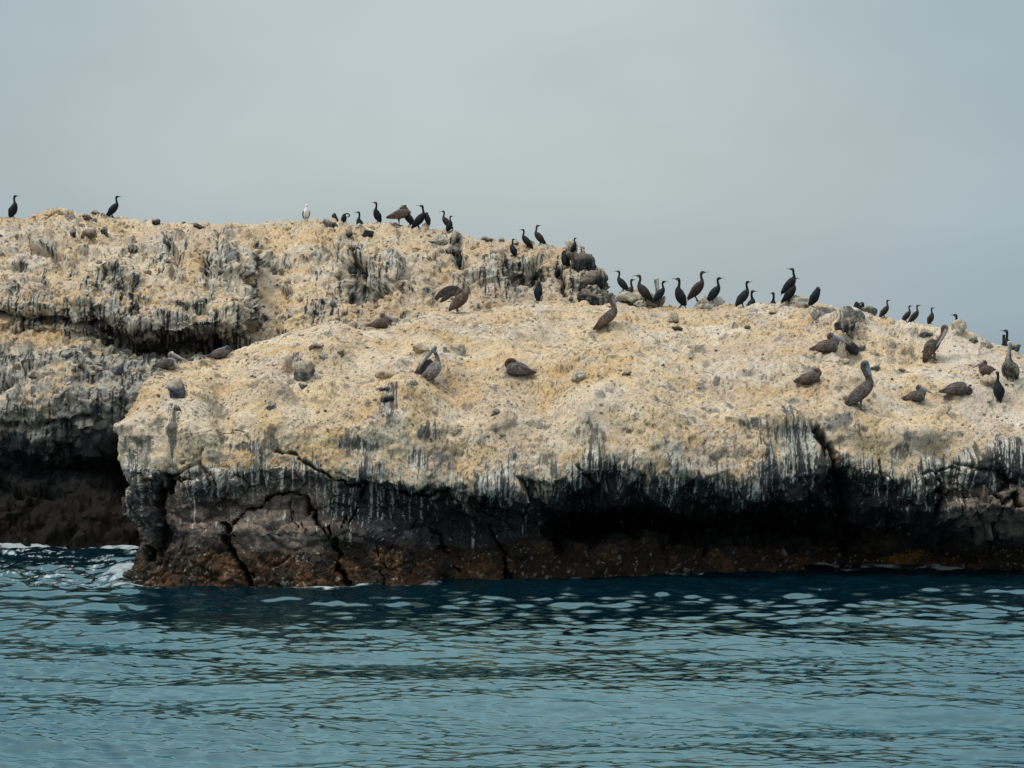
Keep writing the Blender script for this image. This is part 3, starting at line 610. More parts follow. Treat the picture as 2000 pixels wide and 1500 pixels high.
BOULD = [
 (592, 724, 42, 52, 'grey', 'dark grey streaked boulder, the largest on the left part of the near rock', 'n', 11, .5, 4),
 (563, 712, 26, 42, 'tan', 'orange tan boulder leaning on the left side of the big dark grey boulder', 'n', 12, .1, 0),
 (594, 752, 20, 14, 'grey', 'small grey stone just under the big dark grey boulder', 'n', 13, .3, 0),
 (341, 760, 36, 46, 'grey', 'pointed blue grey boulder near the left tip of the near rock', 'n', 14, .5, -8),
 (345, 797, 18, 16, 'black', 'small dark stone below the pointed blue grey boulder', 'n', 15, .2, 0),
 (820, 681, 42, 26, 'tan', 'smooth oval tan boulder just behind the preening pelican', 'n', 16, .05, 0),
 (900, 682, 32, 26, 'pale', 'pale lumpy boulder right of the preening pelican head', 'n', 17, .2, 0),
 (617, 674, 30, 20, 'brown', 'brown grey wedge stone near the upper edge, above the streaked boulder', 'n', 18, .2, 0),
 (636, 696, 32, 18, 'pale', 'flat pale stone right of the big dark grey boulder', 'n', 19, .1, 5),
 (663, 687, 20, 20, 'brown', 'brown stone right of the flat pale stone', 'n', 20, .2, 0),
 (756, 778, 26, 24, 'black', 'black cracked block below the preening pelican with a dark stain under it', 'n', 21, .3, 0),
 (747, 758, 28, 16, 'grey', 'light grey stone resting on the black cracked block', 'n', 22, .3, 0),
 (753, 732, 40, 18, 'tan', 'low tan block left of the preening pelican feet', 'n', 23, .1, 0),
 (808, 746, 26, 14, 'pale', 'small pale stone at the preening pelican feet', 'n', 24, .1, 0),
 (529, 792, 20, 22, 'grey', 'small grey stone under the tan bulge on the left slope', 'n', 25, .2, 0),
 (1130, 732, 32, 34, 'pale', 'rounded pale boulder in the middle of the near slope', 'n', 26, .35, 0),
 (970, 805, 18, 16, 'grey', 'small grey stone low on the middle slope', 'n', 27, .2, 0),
 (890, 838, 22, 26, 'pale', 'knobbly pale stone low on the slope above the dark edge', 'n', 28, .1, 20),
 (1150, 822, 16, 20, 'grey', 'small blue grey stone right of the slope centre, above the cave', 'n', 29, .3, 0),
 (1224, 728, 22, 14, 'brown', 'small brown stone right of the rounded pale boulder', 'n', 30, .1, 0),
 (1314, 620, 26, 24, 'pale', 'pale streaked stone on the crest slope below the cormorants', 'n', 31, .4, 0),
 (1324, 640, 24, 14, 'brown', 'brown stone just below the pale streaked stone', 'n', 32, .1, 0),
 (1458, 638, 18, 12, 'brown', 'small brown stone high on the right middle slope', 'n', 33, .1, 0),
 (1508, 610, 24, 12, 'brown', 'flat brown stone below the crest on the right', 'n', 34, .1, -8),
 (1250, 588, 28, 16, 'pale', 'small rounded white stone on the crest between two cormorants', 'n', 35, .05, 0),
 (1293, 588, 14, 24, 'brown', 'upright reddish stone on the crest beside a cormorant', 'n', 36, .1, 10),
 (1381, 583, 70, 34, 'pale', 'white streaked boulder on the crest that a brown cormorant stands on', 'n', 37, .8, 0),
 (1244, 576, 86, 40, 'pale', 'large streaked grey boulder on the crest behind the standing pelican', 'n', 38, .7, 10),
 (1554, 584, 62, 34, 'pale', 'pale crest boulder under the pair of overlapping cormorants', 'n', 39, .5, 8),
 (1593, 612, 26, 28, 'pale', 'pale round boulder under the hunched cormorant on the right', 'n', 40, .4, 0),
 (1650, 634, 52, 44, 'black', 'upper black block of the dark outcrop on the right crest', 'n', 41, .5, 0),
 (1656, 670, 46, 44, 'black', 'lower black block of the dark outcrop behind the sitting pelican', 'n', 42, .5, 0),
 (1684, 676, 24, 26, 'grey', 'grey block right of the dark outcrop', 'n', 43, .3, 0),
 (1697, 602, 34, 18, 'grey', 'grey ridge stone on the crest right of the three small cormorants', 'n', 44, .3, 25),
 (1875, 640, 30, 34, 'pale', 'tall white dome shaped stone on the right skyline', 'n', 45, .6, 0),
 (1808, 652, 36, 20, 'grey', 'long grey slab leaning on the slope left of the tall white stone', 'n', 46, .3, 25),
 (1905, 664, 22, 18, 'grey', 'pointed grey stone on the right skyline', 'n', 47, .3, 0),
 (1930, 672, 28, 22, 'pale', 'pale rough stone on the skyline near the right edge', 'n', 48, .3, 0),
 (1982, 668, 26, 20, 'grey', 'dark ended stone on the skyline at the right edge', 'n', 49, .4, 10),
 (1648, 706, 28, 14, 'pale', 'pale stone on the slope below the sitting pelican on the right', 'n', 50, .1, 0),
 (1712, 718, 24, 14, 'grey', 'smooth grey stone beside the bill of the tall standing pelican', 'n', 51, .1, 0),
 (1762, 722, 18, 12, 'brown', 'small dark brown stone on the right slope', 'n', 52, .1, 0),
 (1932, 745, 40, 26, 'tan', 'tan ledge block under the lying pelican on the right', 'n', 53, .2, 0),
 (1648, 776, 16, 14, 'tan', 'small tan stone left of the tall standing pelican', 'n', 54, .1, 0),
 (295, 918, 34, 20, 'grey', 'blue grey streaked stone stuck in the edge at the left tip', 'n', 55, .8, 0),
 (328, 715, 26, 12, 'tan', 'tan stone under the white headed sitting pelican', 'n', 56, .1, 0),
 (248, 836, 28, 16, 'tan', 'tan knob sticking out at the left tip of the near rock', 'n', 57, .0, 10),
 (143, 455, 16, 24, 'black', 'left one of the three black blocks high on the far rock', 'f', 58, .2, 0),
 (170, 457, 34, 20, 'brown', 'middle brown one of the three dark blocks high on the far rock', 'f', 59, .2, 0),
 (203, 450, 18, 24, 'black', 'right one of the three black blocks high on the far rock', 'f', 60, .3, 0),
 (167, 422, 28, 22, 'brown', 'brown angular block on the skyline of the far rock', 'f', 61, .1, 0),
 (187, 415, 20, 14, 'grey', 'grey stone on the skyline beside the brown angular block', 'f', 62, .1, 0),
 (135, 418, 26, 26, 'pale', 'pale speckled boulder on the left skyline of the far rock', 'f', 63, .4, 0),
 (105, 412, 46, 16, 'tan', 'broad tan boulder on the left skyline of the far rock', 'f', 78, .1, 0),
 (258, 486, 24, 22, 'black', 'square black streaked block on the left slope of the far rock', 'f', 64, .5, 0),
 (302, 434, 20, 14, 'black', 'small black stone on the far skyline above the slope', 'f', 65, .1, 0),
 (388, 443, 24, 12, 'black', 'dark flat stone near the far skyline, left of centre', 'f', 66, .1, 25),
 (425, 531, 26, 16, 'grey', 'dark grey block in the gully of the far rock', 'f', 67, .1, 0),
 (402, 524, 12, 26, 'black', 'narrow black stone beside the dark grey block in the gully', 'f', 68, .2, 0),
 (645, 436, 34, 20, 'grey', 'grey lichen covered stone in front of the resting cormorant', 'f', 69, .5, 20),
 (678, 456, 24, 18, 'black', 'black rounded stone below the arched cormorant', 'f', 70, .1, 0),
 (716, 452, 26, 24, 'black', 'black layered stone below the far crest cormorants', 'f', 71, .2, 20),
 (692, 484, 24, 12, 'black', 'flat black stone on the slope of the far rock', 'f', 72, .1, 8),
 (680, 522, 32, 24, 'grey', 'grey boulder above the dark hollow of the far rock', 'f', 73, .2, 10),
 (815, 486, 22, 12, 'tan', 'tan flat stone on the middle of the far slope', 'f', 74, .1, 0),
 (858, 468, 36, 26, 'pale', 'pale streaked block under the pair of cormorants on the far rock', 'f', 75, .8, 0),
 (886, 466, 26, 34, 'black', 'black streaked block beside the pale block on the far rock', 'f', 76, .7, 0),
 (882, 488, 30, 24, 'black', 'black lower block hanging above the cliff cormorant', 'f', 77, .4, 0),
 (951, 468, 22, 14, 'grey', 'dark grey rounded stone on the far skyline', 'f', 79, .1, 10),
 (979, 464, 14, 10, 'brown', 'little brown stone on the far skyline right of the grey one', 'f', 80, .1, 0),
 (1006, 475, 14, 12, 'grey', 'grey pebble like stone behind the leaning cormorants', 'f', 81, .2, 0),
 (1120, 478, 48, 28, 'pale', 'pale boulder under the cormorant at the end of the far rock', 'f', 82, .5, 0),
 (1138, 504, 62, 60, 'black', 'big black overhanging block at the right end of the far rock', 'f', 83, .35, 0),
 (1146, 548, 60, 52, 'black', 'second black block under the overhanging one at the far rock end', 'f', 84, .2, 10),
 (1160, 580, 62, 40, 'black', 'rough dark block at the foot of the far rock end', 'f', 85, .4, 30),
 (228, 716, 30, 32, 'grey', 'round dark grey boulder on the lower shelf behind the near tip', 'f', 86, .3, 0),
 (130, 693, 28, 18, 'grey', 'dark grey stone on the lower shelf of the far rock', 'f', 87, .2, 0),
 (58, 616, 36, 20, 'brown', 'brown slab wedged in the ledge of the far rock', 'f', 88, .1, 10),
 (63, 735, 22, 18, 'black', 'black stone at the lower edge of the far shelf', 'f', 89, .2, 0),
 (155, 712, 18, 20, 'black', 'small black stone left of the round dark grey boulder', 'f', 90, .2, 0),
]
BOBJ = []
for b in BOULD:
    BOBJ.append(boulder(b[0], b[1], b[2], b[3], b[4], b[5], b[6], b[7], b[8], b[9]))

for o in BOBJ:
    n = len(o.data.vertices); co = np.empty(n*3, np.float32); o.data.vertices.foreach_get('co', co); co = co.reshape(-1, 3)+np.array(o.location)
    STONES.append(BVHTree.FromPolygons(co.tolist(), ICOF))
# ------------------------------------------------------------------ gravel: too many to count
_bm = bmesh.new(); bmesh.ops.create_icosphere(_bm, subdivisions=1, radius=1)
IC2 = np.array([v.co[:] for v in _bm.verts]); IC2F = np.array([[v.index for v in f.verts] for f in _bm.faces]); _bm.free()
def gravel(PG, NG, PX, PY, ok, n, seed, name, smin, smax):
    rng = np.random.RandomState(seed); idx = np.argwhere(ok); sel = idx[rng.randint(0, len(idx), n)]
    Vs, Fs, Cs = [], [], []
    pal = np.array([(.36, .28, .19), (.45, .36, .25), (.24, .19, .15), (.14, .13, .12), (.42, .38, .32), (.28, .21, .15)])
    for k, (i, j) in enumerate(sel):
        s = smin*(smax/smin)**(rng.rand()**2.2)
        A = IC2*(1+.28*rng.randn(len(IC2))[:, None]*.5); A = A*(s*np.array((1, .8+.4*rng.rand(), .55+.4*rng.rand())))
        R_ = np.array(Matrix.Rotation(rng.rand()*6.28, 3, 'Z'))@np.array(Matrix.Rotation(rng.randn()*.4, 3, 'X'))
        A = A@R_.T+PG[i, j]+NG[i, j]*s*.15
        Vs.append(A); Fs.append(IC2F+k*len(IC2)); c = pal[rng.choice(6, p=(.34, .32, .10, .04, .12, .08))]*(.8+.4*rng.rand()); Cs.append(np.broadcast_to(c, A.shape))
    V, F_, C_ = np.concatenate(Vs), np.concatenate(Fs), np.concatenate(Cs)
    me = bpy.data.meshes.new(name); me.from_pydata(V.tolist(), [], F_.tolist())
    at_ = me.color_attributes.new('col', 'FLOAT_COLOR', 'POINT'); c4 = np.ones((len(V), 4), np.float32); c4[:, :3] = C_; at_.data.foreach_set('color', c4.reshape(-1))
    me.materials.append(stone_mat); o = bpy.data.objects.new(name, me); SC.collection.objects.link(o)
    return tagd(o, kind='stuff')
okn = (PYn < lip-20) & (NN[..., 1]*0+1 > 0) & (PXn > 240) & (PXn < 2020) & (np.arange(PXn.shape[0])[:, None] < sum(rows_per_n[:11])) & (np.arange(PXn.shape[0])[:, None] > 240)
tagd(gravel(PN, NN, PXn, PYn, okn, 3000, 3, 'gravel', .010, .055), 'loose stones and grit scattered over the near guano slope', 'gravel', kind='stuff')
okf = (PYf < 800) & (PXf > -5) & (PXf < 1150) & (np.arange(PXf.shape[0])[:, None] < sum(rows_per[:12])) & (NFv[..., 2] > .3)
tagd(gravel(PF, NFv, PXf, PYf, okf, 2200, 4, 'gravel', .02, .12), 'loose stones and grit scattered over the far guano slope', 'gravel', kind='stuff')
# ------------------------------------------------------------------ birds: one continuous body each
def cr(pts, n):
    pts = np.asarray(pts, float); m = len(pts); u = np.linspace(0, m-1, n); i = np.clip(np.floor(u).astype(int), 0, m-2); f = (u-i)[:, None]
    p0, p1, p2, p3 = pts[np.clip(i-1, 0, m-1)], pts[i], pts[i+1], pts[np.clip(i+2, 0, m-1)]
    return .5*((2*p1)+(-p0+p2)*f+(2*p0-5*p1+4*p2-p3)*f*f+(-p0+3*p1-3*p2+p3)*f**3)
def loft(path, n=44, sides=18, lat=(0, 1, 0), tag_=0):
    """path rows: x,y,z, half width (across), half height (in plane)"""
    A = cr(path, n); P_, ra, rb = A[:, :3], np.maximum(A[:, 3], .002), np.maximum(A[:, 4], .002)
    T = np.gradient(P_, axis=0); T /= np.linalg.norm(T, axis=1, keepdims=True)+1e-9
    Lt = np.array(lat, float)[None]-(T@np.array(lat, float))[:, None]*T; Lt /= np.linalg.norm(Lt, axis=1, keepdims=True)+1e-9
    U = np.cross(T, Lt); th = np.linspace(0, 2*math.pi, sides, endpoint=False)
    V = P_[:, None]+ra[:, None, None]*np.cos(th)[None, :, None]*Lt[:, None]+rb[:, None, None]*np.sin(th)[None, :, None]*U[:, None]
    V = V.reshape(-1, 3); F_ = []
    for i in range(n-1):
        for j in range(sides):
            a, b = i*sides+j, i*sides+(j+1) % sides; F_.append((a, b, b+sides, a+sides))
    c0, c1 = len(V), len(V)+1; V = np.vstack([V, P_[:1], P_[-1:]])
    for j in range(sides):
        F_.append((c0, (j+1) % sides, j)); F_.append((c1, (n-1)*sides+j, (n-1)*sides+(j+1) % sides))
    t = np.append(np.repeat(np.linspace(0, 1, n), sides), (0, 1))
    return V, F_, np.stack([np.full(len(V), float(tag_)), t], 1)
def feather_mat(name, rough, spec):
    return make_mat(name, rough, ((60, .006),), .22, spec=spec)
M_PEL = feather_mat('pelican_feathers', .75, .2); M_COR = feather_mat('cormorant_feathers', .6, .15); M_GUL = feather_mat('gull_feathers', .8, .2)
def fat(parts):
    out_ = []
    for V, F_, TG in parts: out_.append((V, F_, TG))
    return out_
def fuse(name, parts, colour, mat, voxel):
    V = np.vstack([p[0] for p in parts]); Fs = []; o = 0
    for p in parts: Fs += [tuple(i+o for i in f) for f in p[1]]; o += len(p[0])
    TG = np.vstack([p[2] for p in parts])
    me = bpy.data.meshes.new('tmp'); me.from_pydata(V.tolist(), [], Fs); me.update()
    ob = bpy.data.objects.new('tmp', me); SC.collection.objects.link(ob)
    md_ = ob.modifiers.new('r', 'REMESH'); md_.mode = 'VOXEL'; md_.voxel_size = voxel; md_.use_smooth_shade = True
    dg = bpy.context.evaluated_depsgraph_get(); ev = ob.evaluated_get(dg); m2 = bpy.data.meshes.new_from_object(ev)
    bpy.data.objects.remove(ob); bpy.data.meshes.remove(me)
    kd = KDTree(len(V))
    for i, v in enumerate(V): kd.insert(v, i)
    kd.balance(); n = len(m2.vertices); co = np.empty(n*3, np.float32); m2.vertices.foreach_get('co', co); co = co.reshape(-1, 3)
    near_ = np.array([kd.find(c)[1] for c in co]); C_ = colour(co.astype(float), TG[near_])
    at_ = m2.color_attributes.new('col', 'FLOAT_COLOR', 'POINT'); c4 = np.ones((n, 4), np.float32); c4[:, :3] = np.clip(C_, .003, .8); at_.data.foreach_set('color', c4.reshape(-1))
    m2.materials.clear(); m2.materials.append(mat); m2.name = name
    return m2
def mir(parts_fn):  return [parts_fn(1), parts_fn(-1)]
def legs(xh, zh, xf, r, foot, sp=.05, tg=5):
    out_ = []
    for s in (1, -1):
        dx = .02*s
        out_.append(loft([(xh, sp*s, zh, r*2.8, r*3.2), (xh+dx*.5, sp*s, zh*.62, r*1.4, r*1.6), (xf+dx, sp*s, .03, r, r), (xf+dx, sp*s, .0, r*1.1, r*1.1)], 14, 10, tag_=tg))
        out_.append(loft([(xf+dx-.02, sp*s, .012, r, .008), (xf+dx+foot*.5, sp*s, .012, foot*.30, .008), (xf+dx+foot, sp*s, .008, foot*.42, .006)], 8, 10, tag_=tg))
    return out_
# tags: 1 body/neck/head, 2 bill, 3 wing near, 5 legs, 6 pouch, 7 tail
def Pn(x, z, a, b=None, y=0): return (x, y, z, a, b if b is not None else a)
def pel_parts(pose):
    p = []
    if pose in ('stand', 'front', 'preen_down', 'preen_up', 'wings', 'stand_tuck'):
        if pose == 'stand_tuck':
            p.append(loft([Pn(-.42, .26, .03, .015), Pn(-.28, .30, .10, .07), Pn(-.05, .36, .18, .14), Pn(.15, .42, .18, .16), Pn(.30, .46, .12, .12), Pn(.36, .52, .06, .07)], tag_=1))
            p.append(loft([Pn(.30, .50, .06), Pn(.26, .58, .05), Pn(.16, .62, .05), Pn(.10, .60, .055), Pn(.02, .58, .04, .03)], tag_=8))
            p.append(loft([Pn(.08, .60, .03, .03), Pn(-.05, .52, .028, .022), Pn(-.18, .46, .02, .015)], 24, 12, tag_=2))
            wing = [(.26, .15, .44, .05, .10), (.05, .20, .40, .055, .14), (-.2, .17, .33, .04, .10), (-.42, .08, .27, .02, .03)]
        elif pose == 'wings':
            p.append(loft([Pn(-.22, .10, .03, .02), Pn(-.16, .18, .10, .06), Pn(.0, .30, .15, .13), Pn(.16, .46, .15, .14), Pn(.24, .60, .10, .10), Pn(.22, .70, .05, .05)], tag_=1))
            p.append(loft([Pn(.22, .66, .05, .05, .05), Pn(.12, .72, .045, .045, .12), Pn(.0, .62, .045, .045, .16), Pn(-.06, .50, .03, .03, .16)], tag_=8))
            wing = [(.20, .12, .60, .05, .08), (.05, .17, .44, .05, .12), (-.12, .14, .26, .04, .09), (-.24, .09, .10, .02, .03)]
            # raised far wing, flight feathers hanging
            p.append(loft([(.16, .10, .62, .05, .03), (-.02, .16, .76, .07, .025), (-.25, .18, .74, .10, .018), (-.48, .18, .60, .10, .012), (-.66, .16, .44, .04, .008)], 40, 16, lat=(-.35, 0, .9), tag_=4))
            p.append(loft([(.10, .12, .56, .06, .03), (-.15, .17, .62, .09, .018), (-.36, .17, .48, .08, .012), (-.5, .16, .36, .03, .008)], 40, 16, lat=(-.35, 0, .9), tag_=4))
        elif pose == 'preen_up':
            p.append(loft([Pn(-.30, .08, .03, .02), Pn(-.22, .16, .09, .05), Pn(-.02, .30, .14, .12), Pn(.08, .42, .12, .11), Pn(.10, .52, .07, .07), Pn(.09, .62, .045), Pn(.05, .70, .04), Pn(.035, .76, .04), Pn(.05, .80, .048), Pn(.02, .815, .04), Pn(-.01, .80, .03)], 60, tag_=1))
            p.append(loft([Pn(.02, .79, .036, .042), Pn(-.07, .66, .028, .038), Pn(-.20, .50, .026, .032), Pn(-.33, .30, .012, .014)], 30, 12, tag_=2))
            wing = None
            p.append(loft([(.06, -.14, .50, .03, .05), (.10, -.20, .36, .04, .11), (.0, -.20, .20, .04, .10), (-.12, -.16, .06, .02, .03)], 36, 16, tag_=3))
            p.append(loft([(-.02, .04, .52, .05, .06), (-.16, .08, .38, .06, .13), (-.32, .10, .22, .05, .11), (-.48, .08, .03, .02, .03)], 36, 16, tag_=4))
        elif pose == 'preen_down':
            p.append(loft([Pn(-.27, .0, .04, .02), Pn(-.24, .14, .10, .07), Pn(-.10, .34, .14, .13), Pn(.02, .48, .12, .12), Pn(.10, .56, .075), Pn(.17, .66, .06), Pn(.205, .76, .052), Pn(.20, .86, .05), Pn(.24, .92, .058), Pn(.29, .90, .058), Pn(.31, .85, .045)], 60, tag_=1))
            p.append(loft([(.30, -.02, .87, .036, .045), (.25, -.06, .74, .030, .042), (.16, -.12, .58, .026, .034), (.04, -.19, .42, .012, .014)], 30, 12, tag_=2))
            wing = [(-.02, .12, .60, .04, .06), (-.12, .19, .44, .045, .13), (-.20, .18, .24, .04, .10), (-.27, .12, .02, .02, .04)]
        else:
            p.append(loft([Pn(-.37, .06, .03, .015), Pn(-.30, .13, .07, .035), Pn(-.18, .24, .12, .10), Pn(-.01, .36, .15, .145), Pn(.12, .48, .13, .13), Pn(.17, .58, .09, .095), Pn(.15, .67, .058), Pn(.095, .77, .048), Pn(.045, .87, .047), Pn(.05, .95, .054), Pn(.10, .985, .054, .055), Pn(.14, .965, .042, .045)], 70, tag_=1))
            p.append(loft([Pn(.125, .965, .036, .048), Pn(.145, .88, .030, .050), Pn(.175, .76, .030, .048), Pn(.205, .64, .026, .038), Pn(.235, .52, .016, .020), Pn(.235, .46, .008, .010)], 36, 12, tag_=2))
            wing = [(.14, .10, .50, .035, .05), (.05, .155, .40, .045, .12), (-.14, .15, .25, .04, .11), (-.38, .07, .05, .018, .03)]
        if wing:
            for s in (1, -1): p.append(loft([(x, y*s, z, a, b) for x, y, z, a, b in wing], 36, 16, tag_=3))
        p += legs(.0, .26, .01, .014, .13, .07)
    else:
        # sitting body
        p.append(loft([Pn(-.40, .12, .03, .015), Pn(-.30, .14, .09, .06), Pn(-.12, .18, .18, .16), Pn(.08, .20, .19, .19), Pn(.22, .22, .14, .17), Pn(.30, .24, .07, .10)], tag_=1))
        wing = [(.22, .13, .22, .04, .07), (.08, .18, .22, .05, .13), (-.16, .15, .17, .04, .10), (-.44, .05, .12, .016, .03)]
        for s in (1, -1): p.append(loft([(x, y*s, z, a, b) for x, y, z, a, b in wing], 36, 16, tag_=3))
        if pose == 'sit':
            p.append(loft([Pn(.22, .24, .10), Pn(.28, .32, .075), Pn(.22, .38, .06), Pn(.12, .40, .055), Pn(.07, .46, .055), Pn(.12, .51, .060), Pn(.19, .50, .046)], 50, tag_=1))
            p.append(loft([Pn(.14, .49, .04, .046), Pn(.28, .43, .032, .050), Pn(.43, .355, .026, .038), Pn(.56, .29, .014, .016), Pn(.60, .265, .006, .008)], 34, 12, tag_=2))
        elif pose == 'sit_back':
            p.append(loft([Pn(.20, .24, .10), Pn(.31, .30, .07), Pn(.33, .38, .056), Pn(.27, .44, .060), Pn(.20, .43, .046)], 50, tag_=1))
            p.append(loft([Pn(.24, .42, .036, .042), Pn(.10, .39, .030, .038), Pn(-.06, .35, .022, .026), Pn(-.22, .29, .010, .012)], 34, 12, tag_=2))
        elif pose == 'sleep':
            p.append(loft([Pn(.22, .26, .10), Pn(.30, .34, .07), Pn(.25, .42, .064), Pn(.15, .42, .062), Pn(.08, .39, .045)], 50, tag_=8))
            p.append(loft([(.14, -.02, .41, .036, .036), (.0, -.05, .38, .026, .026), (-.16, -.07, .32, .014, .014)], 24, 12, tag_=9))
        elif pose == 'curl':
            p.append(loft([Pn(.22, .20, .09), Pn(.34, .18, .075), Pn(.37, .11, .06), Pn(.30, .08, .05, .05, -.06)], 50, tag_=8))
    return p
def pel_col(pal):
    body = np.array({'grey': (.088, .069, .060), 'brown': (.090, .064, .052), 'dark': (.050, .040, .038), 'silver': (.14, .125, .115), 'pale_head': (.075, .060, .054), 'spot': (.17, .15, .125)}[pal])
    neck = np.array({'grey': (.045, .026, .020), 'brown': (.085, .056, .044), 'dark': (.035, .024, .022), 'silver': (.04, .03, .027), 'pale_head': (.05, .035, .03), 'spot': (.05, .032, .026)}[pal])
    headc = np.array({'grey': (.13, .135, .14), 'brown': (.13, .10, .085), 'dark': (.035, .03, .03), 'silver': (.36, .38, .38), 'pale_head': (.50, .50, .48), 'spot': (.40, .40, .36)}[pal])
    bill = np.array({'grey': (.17, .20, .23), 'brown': (.21, .20, .20), 'dark': (.05, .055, .06), 'silver': (.16, .17, .17), 'pale_head': (.30, .27, .24), 'spot': (.26, .25, .22)}[pal])
    def f(co, tg):
        t = tg[:, 1]; k = np.round(tg[:, 0]).astype(int); n = len(co)
        fn = fbm(co*np.array((26, 40, 60)), 3, 5, .6); fn2 = fbm(co*np.array((10, 14, 14)), 3, 9)
        B = np.broadcast_to(body, (n, 3))*(1+.55*fn+.25*fn2)[:, None]
        if pal == 'spot': B = mixc(B, np.array((.06, .05, .045)), sstep(.0, .4, fn2))
        Cc = B.copy()
        isb = k == 1; Nk = np.broadcast_to(neck, (n, 3)); nk = isb*sstep(.44, .54, t) if True else 0
        under = isb*(co[:, 2] < .0)
        nkm = np.where(isb, sstep(.42, .56, t), 0.0); Cc = mixc(Cc, Nk, nkm)
        hd = np.where(isb, sstep(.84, .90, t), 0.0); Cc = mixc(Cc, np.broadcast_to(headc, (n, 3)), hd)
        st_ = np.where(isb & (t > .58), sstep(.012, .03, np.abs(co[:, 1])), 0)*.45 if pal in ('grey', 'spot', 'silver', 'pale_head') else np.zeros(n)
        Cc = mixc(Cc, np.broadcast_to(headc*.7, (n, 3)), st_*(1-hd)*np.where(isb, 1, 0))
        Cc[k == 2] = (bill[None]*(1+.3*fn[:, None]))[k == 2]
        tipm = (k == 2) & (t > .9); Cc[tipm] = (.30, .16, .05) if pal == 'pale_head' else bill*.8
        Cc[k == 8] = neck*1.2; Cc[k == 9] = bill
        w_ = k == 3; st3 = fbm(np.stack([co[:, 0]*16-co[:, 2]*16, co[:, 1]*6, (co[:, 0]+co[:, 2])*5], -1)+0*co, 3, 12, .6) if False else fbm(np.stack([(co[:, 0]+co[:, 2])*7, co[:, 1]*8, (co[:, 2]-co[:, 0])*42], -1), 3, 12, .55); sc2 = sstep(-.3, .5, fbm(co*np.array((22, 10, 30)), 2, 14)); Cc[w_] = (B*(.82+.45*sc2+.5*st3)[:, None])[w_]*1.15
        Cc[w_ & (t > .8)] *= .55
        Cc[k == 4] = (np.array((.045, .036, .032))[None]*(1+.8*fn[:, None]))[k == 4]
        Cc[k == 5] = (.09, .08, .078)
        return Cc
    return f
def cor_parts(pose, flip=False):
    p = []; s = -1 if flip else 1
    if pose == 'up':
        sp = [Pn(-.15, .0, .012, .006), Pn(-.13, .05, .03, .014), Pn(-.09, .11, .05, .045), Pn(-.04, .22, .078, .080), Pn(.0, .34, .074, .076), Pn(.02, .42, .05, .052), Pn(.012, .485, .031), Pn(.0, .54, .026), Pn(.0, .60, .025), Pn(.0+.015*s, .645, .030, .032), Pn(.045*s+.0, .655, .026, .026), Pn(.08*s, .655, .014, .013)]
        hb = (.06*s, .655); th = .18
    elif pose == 'lean':
        sp = [Pn(-.25, .0, .012, .006), Pn(-.22, .045, .03, .014), Pn(-.15, .13, .052, .045), Pn(-.06, .24, .078, .078), Pn(.03, .35, .070, .072), Pn(.075, .42, .046, .048), Pn(.085, .48, .030), Pn(.07, .54, .025), Pn(.065, .60, .025), Pn(.065+.018*s, .64, .03, .032), Pn(.065+.05*s, .65, .025, .026), Pn(.065+.085*s, .652, .014, .013)]
        hb = (.065+.065*s, .652); th = .22
    elif pose == 'tuck':
        sp = [Pn(-.12, -.05, .012, .008), Pn(-.11, .03, .03, .015), Pn(-.08, .11, .05, .05), Pn(-.03, .24, .085, .085), Pn(.0, .38, .080, .080), Pn(.02, .48, .058, .06), Pn(.035, .55, .045, .048), Pn(.05, .575, .03, .03)]
        hb = None; th = .16
    elif pose == 'preen':
        sp = [Pn(-.10, .0, .012, .01), Pn(-.08, .05, .05, .04), Pn(-.03, .18, .085, .095), Pn(.0, .30, .08, .09), Pn(.01, .38, .06, .07), Pn(.06, .45, .032), Pn(.14, .47, .027), Pn(.22, .445, .026), Pn(.245, .38, .028), Pn(.21, .33, .03), Pn(.17, .32, .022)]
        hb = None; th = .14
        p.append(loft([Pn(.18, .325, .014), Pn(.12, .33, .009), Pn(.08, .32, .006)], 12, 10, tag_=2))
    sp = [(x, y, z, a*(1.38 if a > .04 else 1.18), b*(1.38 if a > .04 else 1.18)) for x, y, z, a, b in sp]
    p.append(loft(sp, 70, 16, tag_=1))
    if hb: p.append(loft([Pn(hb[0], hb[1], .015, .015), Pn(hb[0]+.05*s, hb[1]+.004, .009, .009), Pn(hb[0]+.105*s, hb[1]+.008, .0055, .0055), Pn(hb[0]+.112*s, hb[1], .004, .005)], 16, 10, tag_=2))
    if pose == 'tuck': p.append(loft([Pn(.04, .56, .014, .014), Pn(.0, .52, .012, .012, .05), Pn(-.04, .46, .008, .008, .08)], 12, 10, tag_=2))
    (x1, z1), (x2, z2) = {'up': ((.0, .38), (-.13, .08)), 'lean': ((.05, .38), (-.22, .07)), 'tuck': ((.0, .44), (-.11, .07)), 'preen': ((.0, .36), (-.09, .06))}[pose]
    for q in (1, -1):
        p.append(loft([(x1, .06*q, z1, .022, .04), (x1*.6+x2*.4-.01, .100*q, z1*.6+z2*.4, .022, .072), (x1*.25+x2*.75-.015, .072*q, z1*.25+z2*.75, .016, .045), (x2-.03, .02*q, z2-.01, .008, .014)], 24, 12, tag_=3))
    p += legs(-.05 if pose != 'lean' else -.06, th*.75, -.02, .010, .075, .035)
    return p
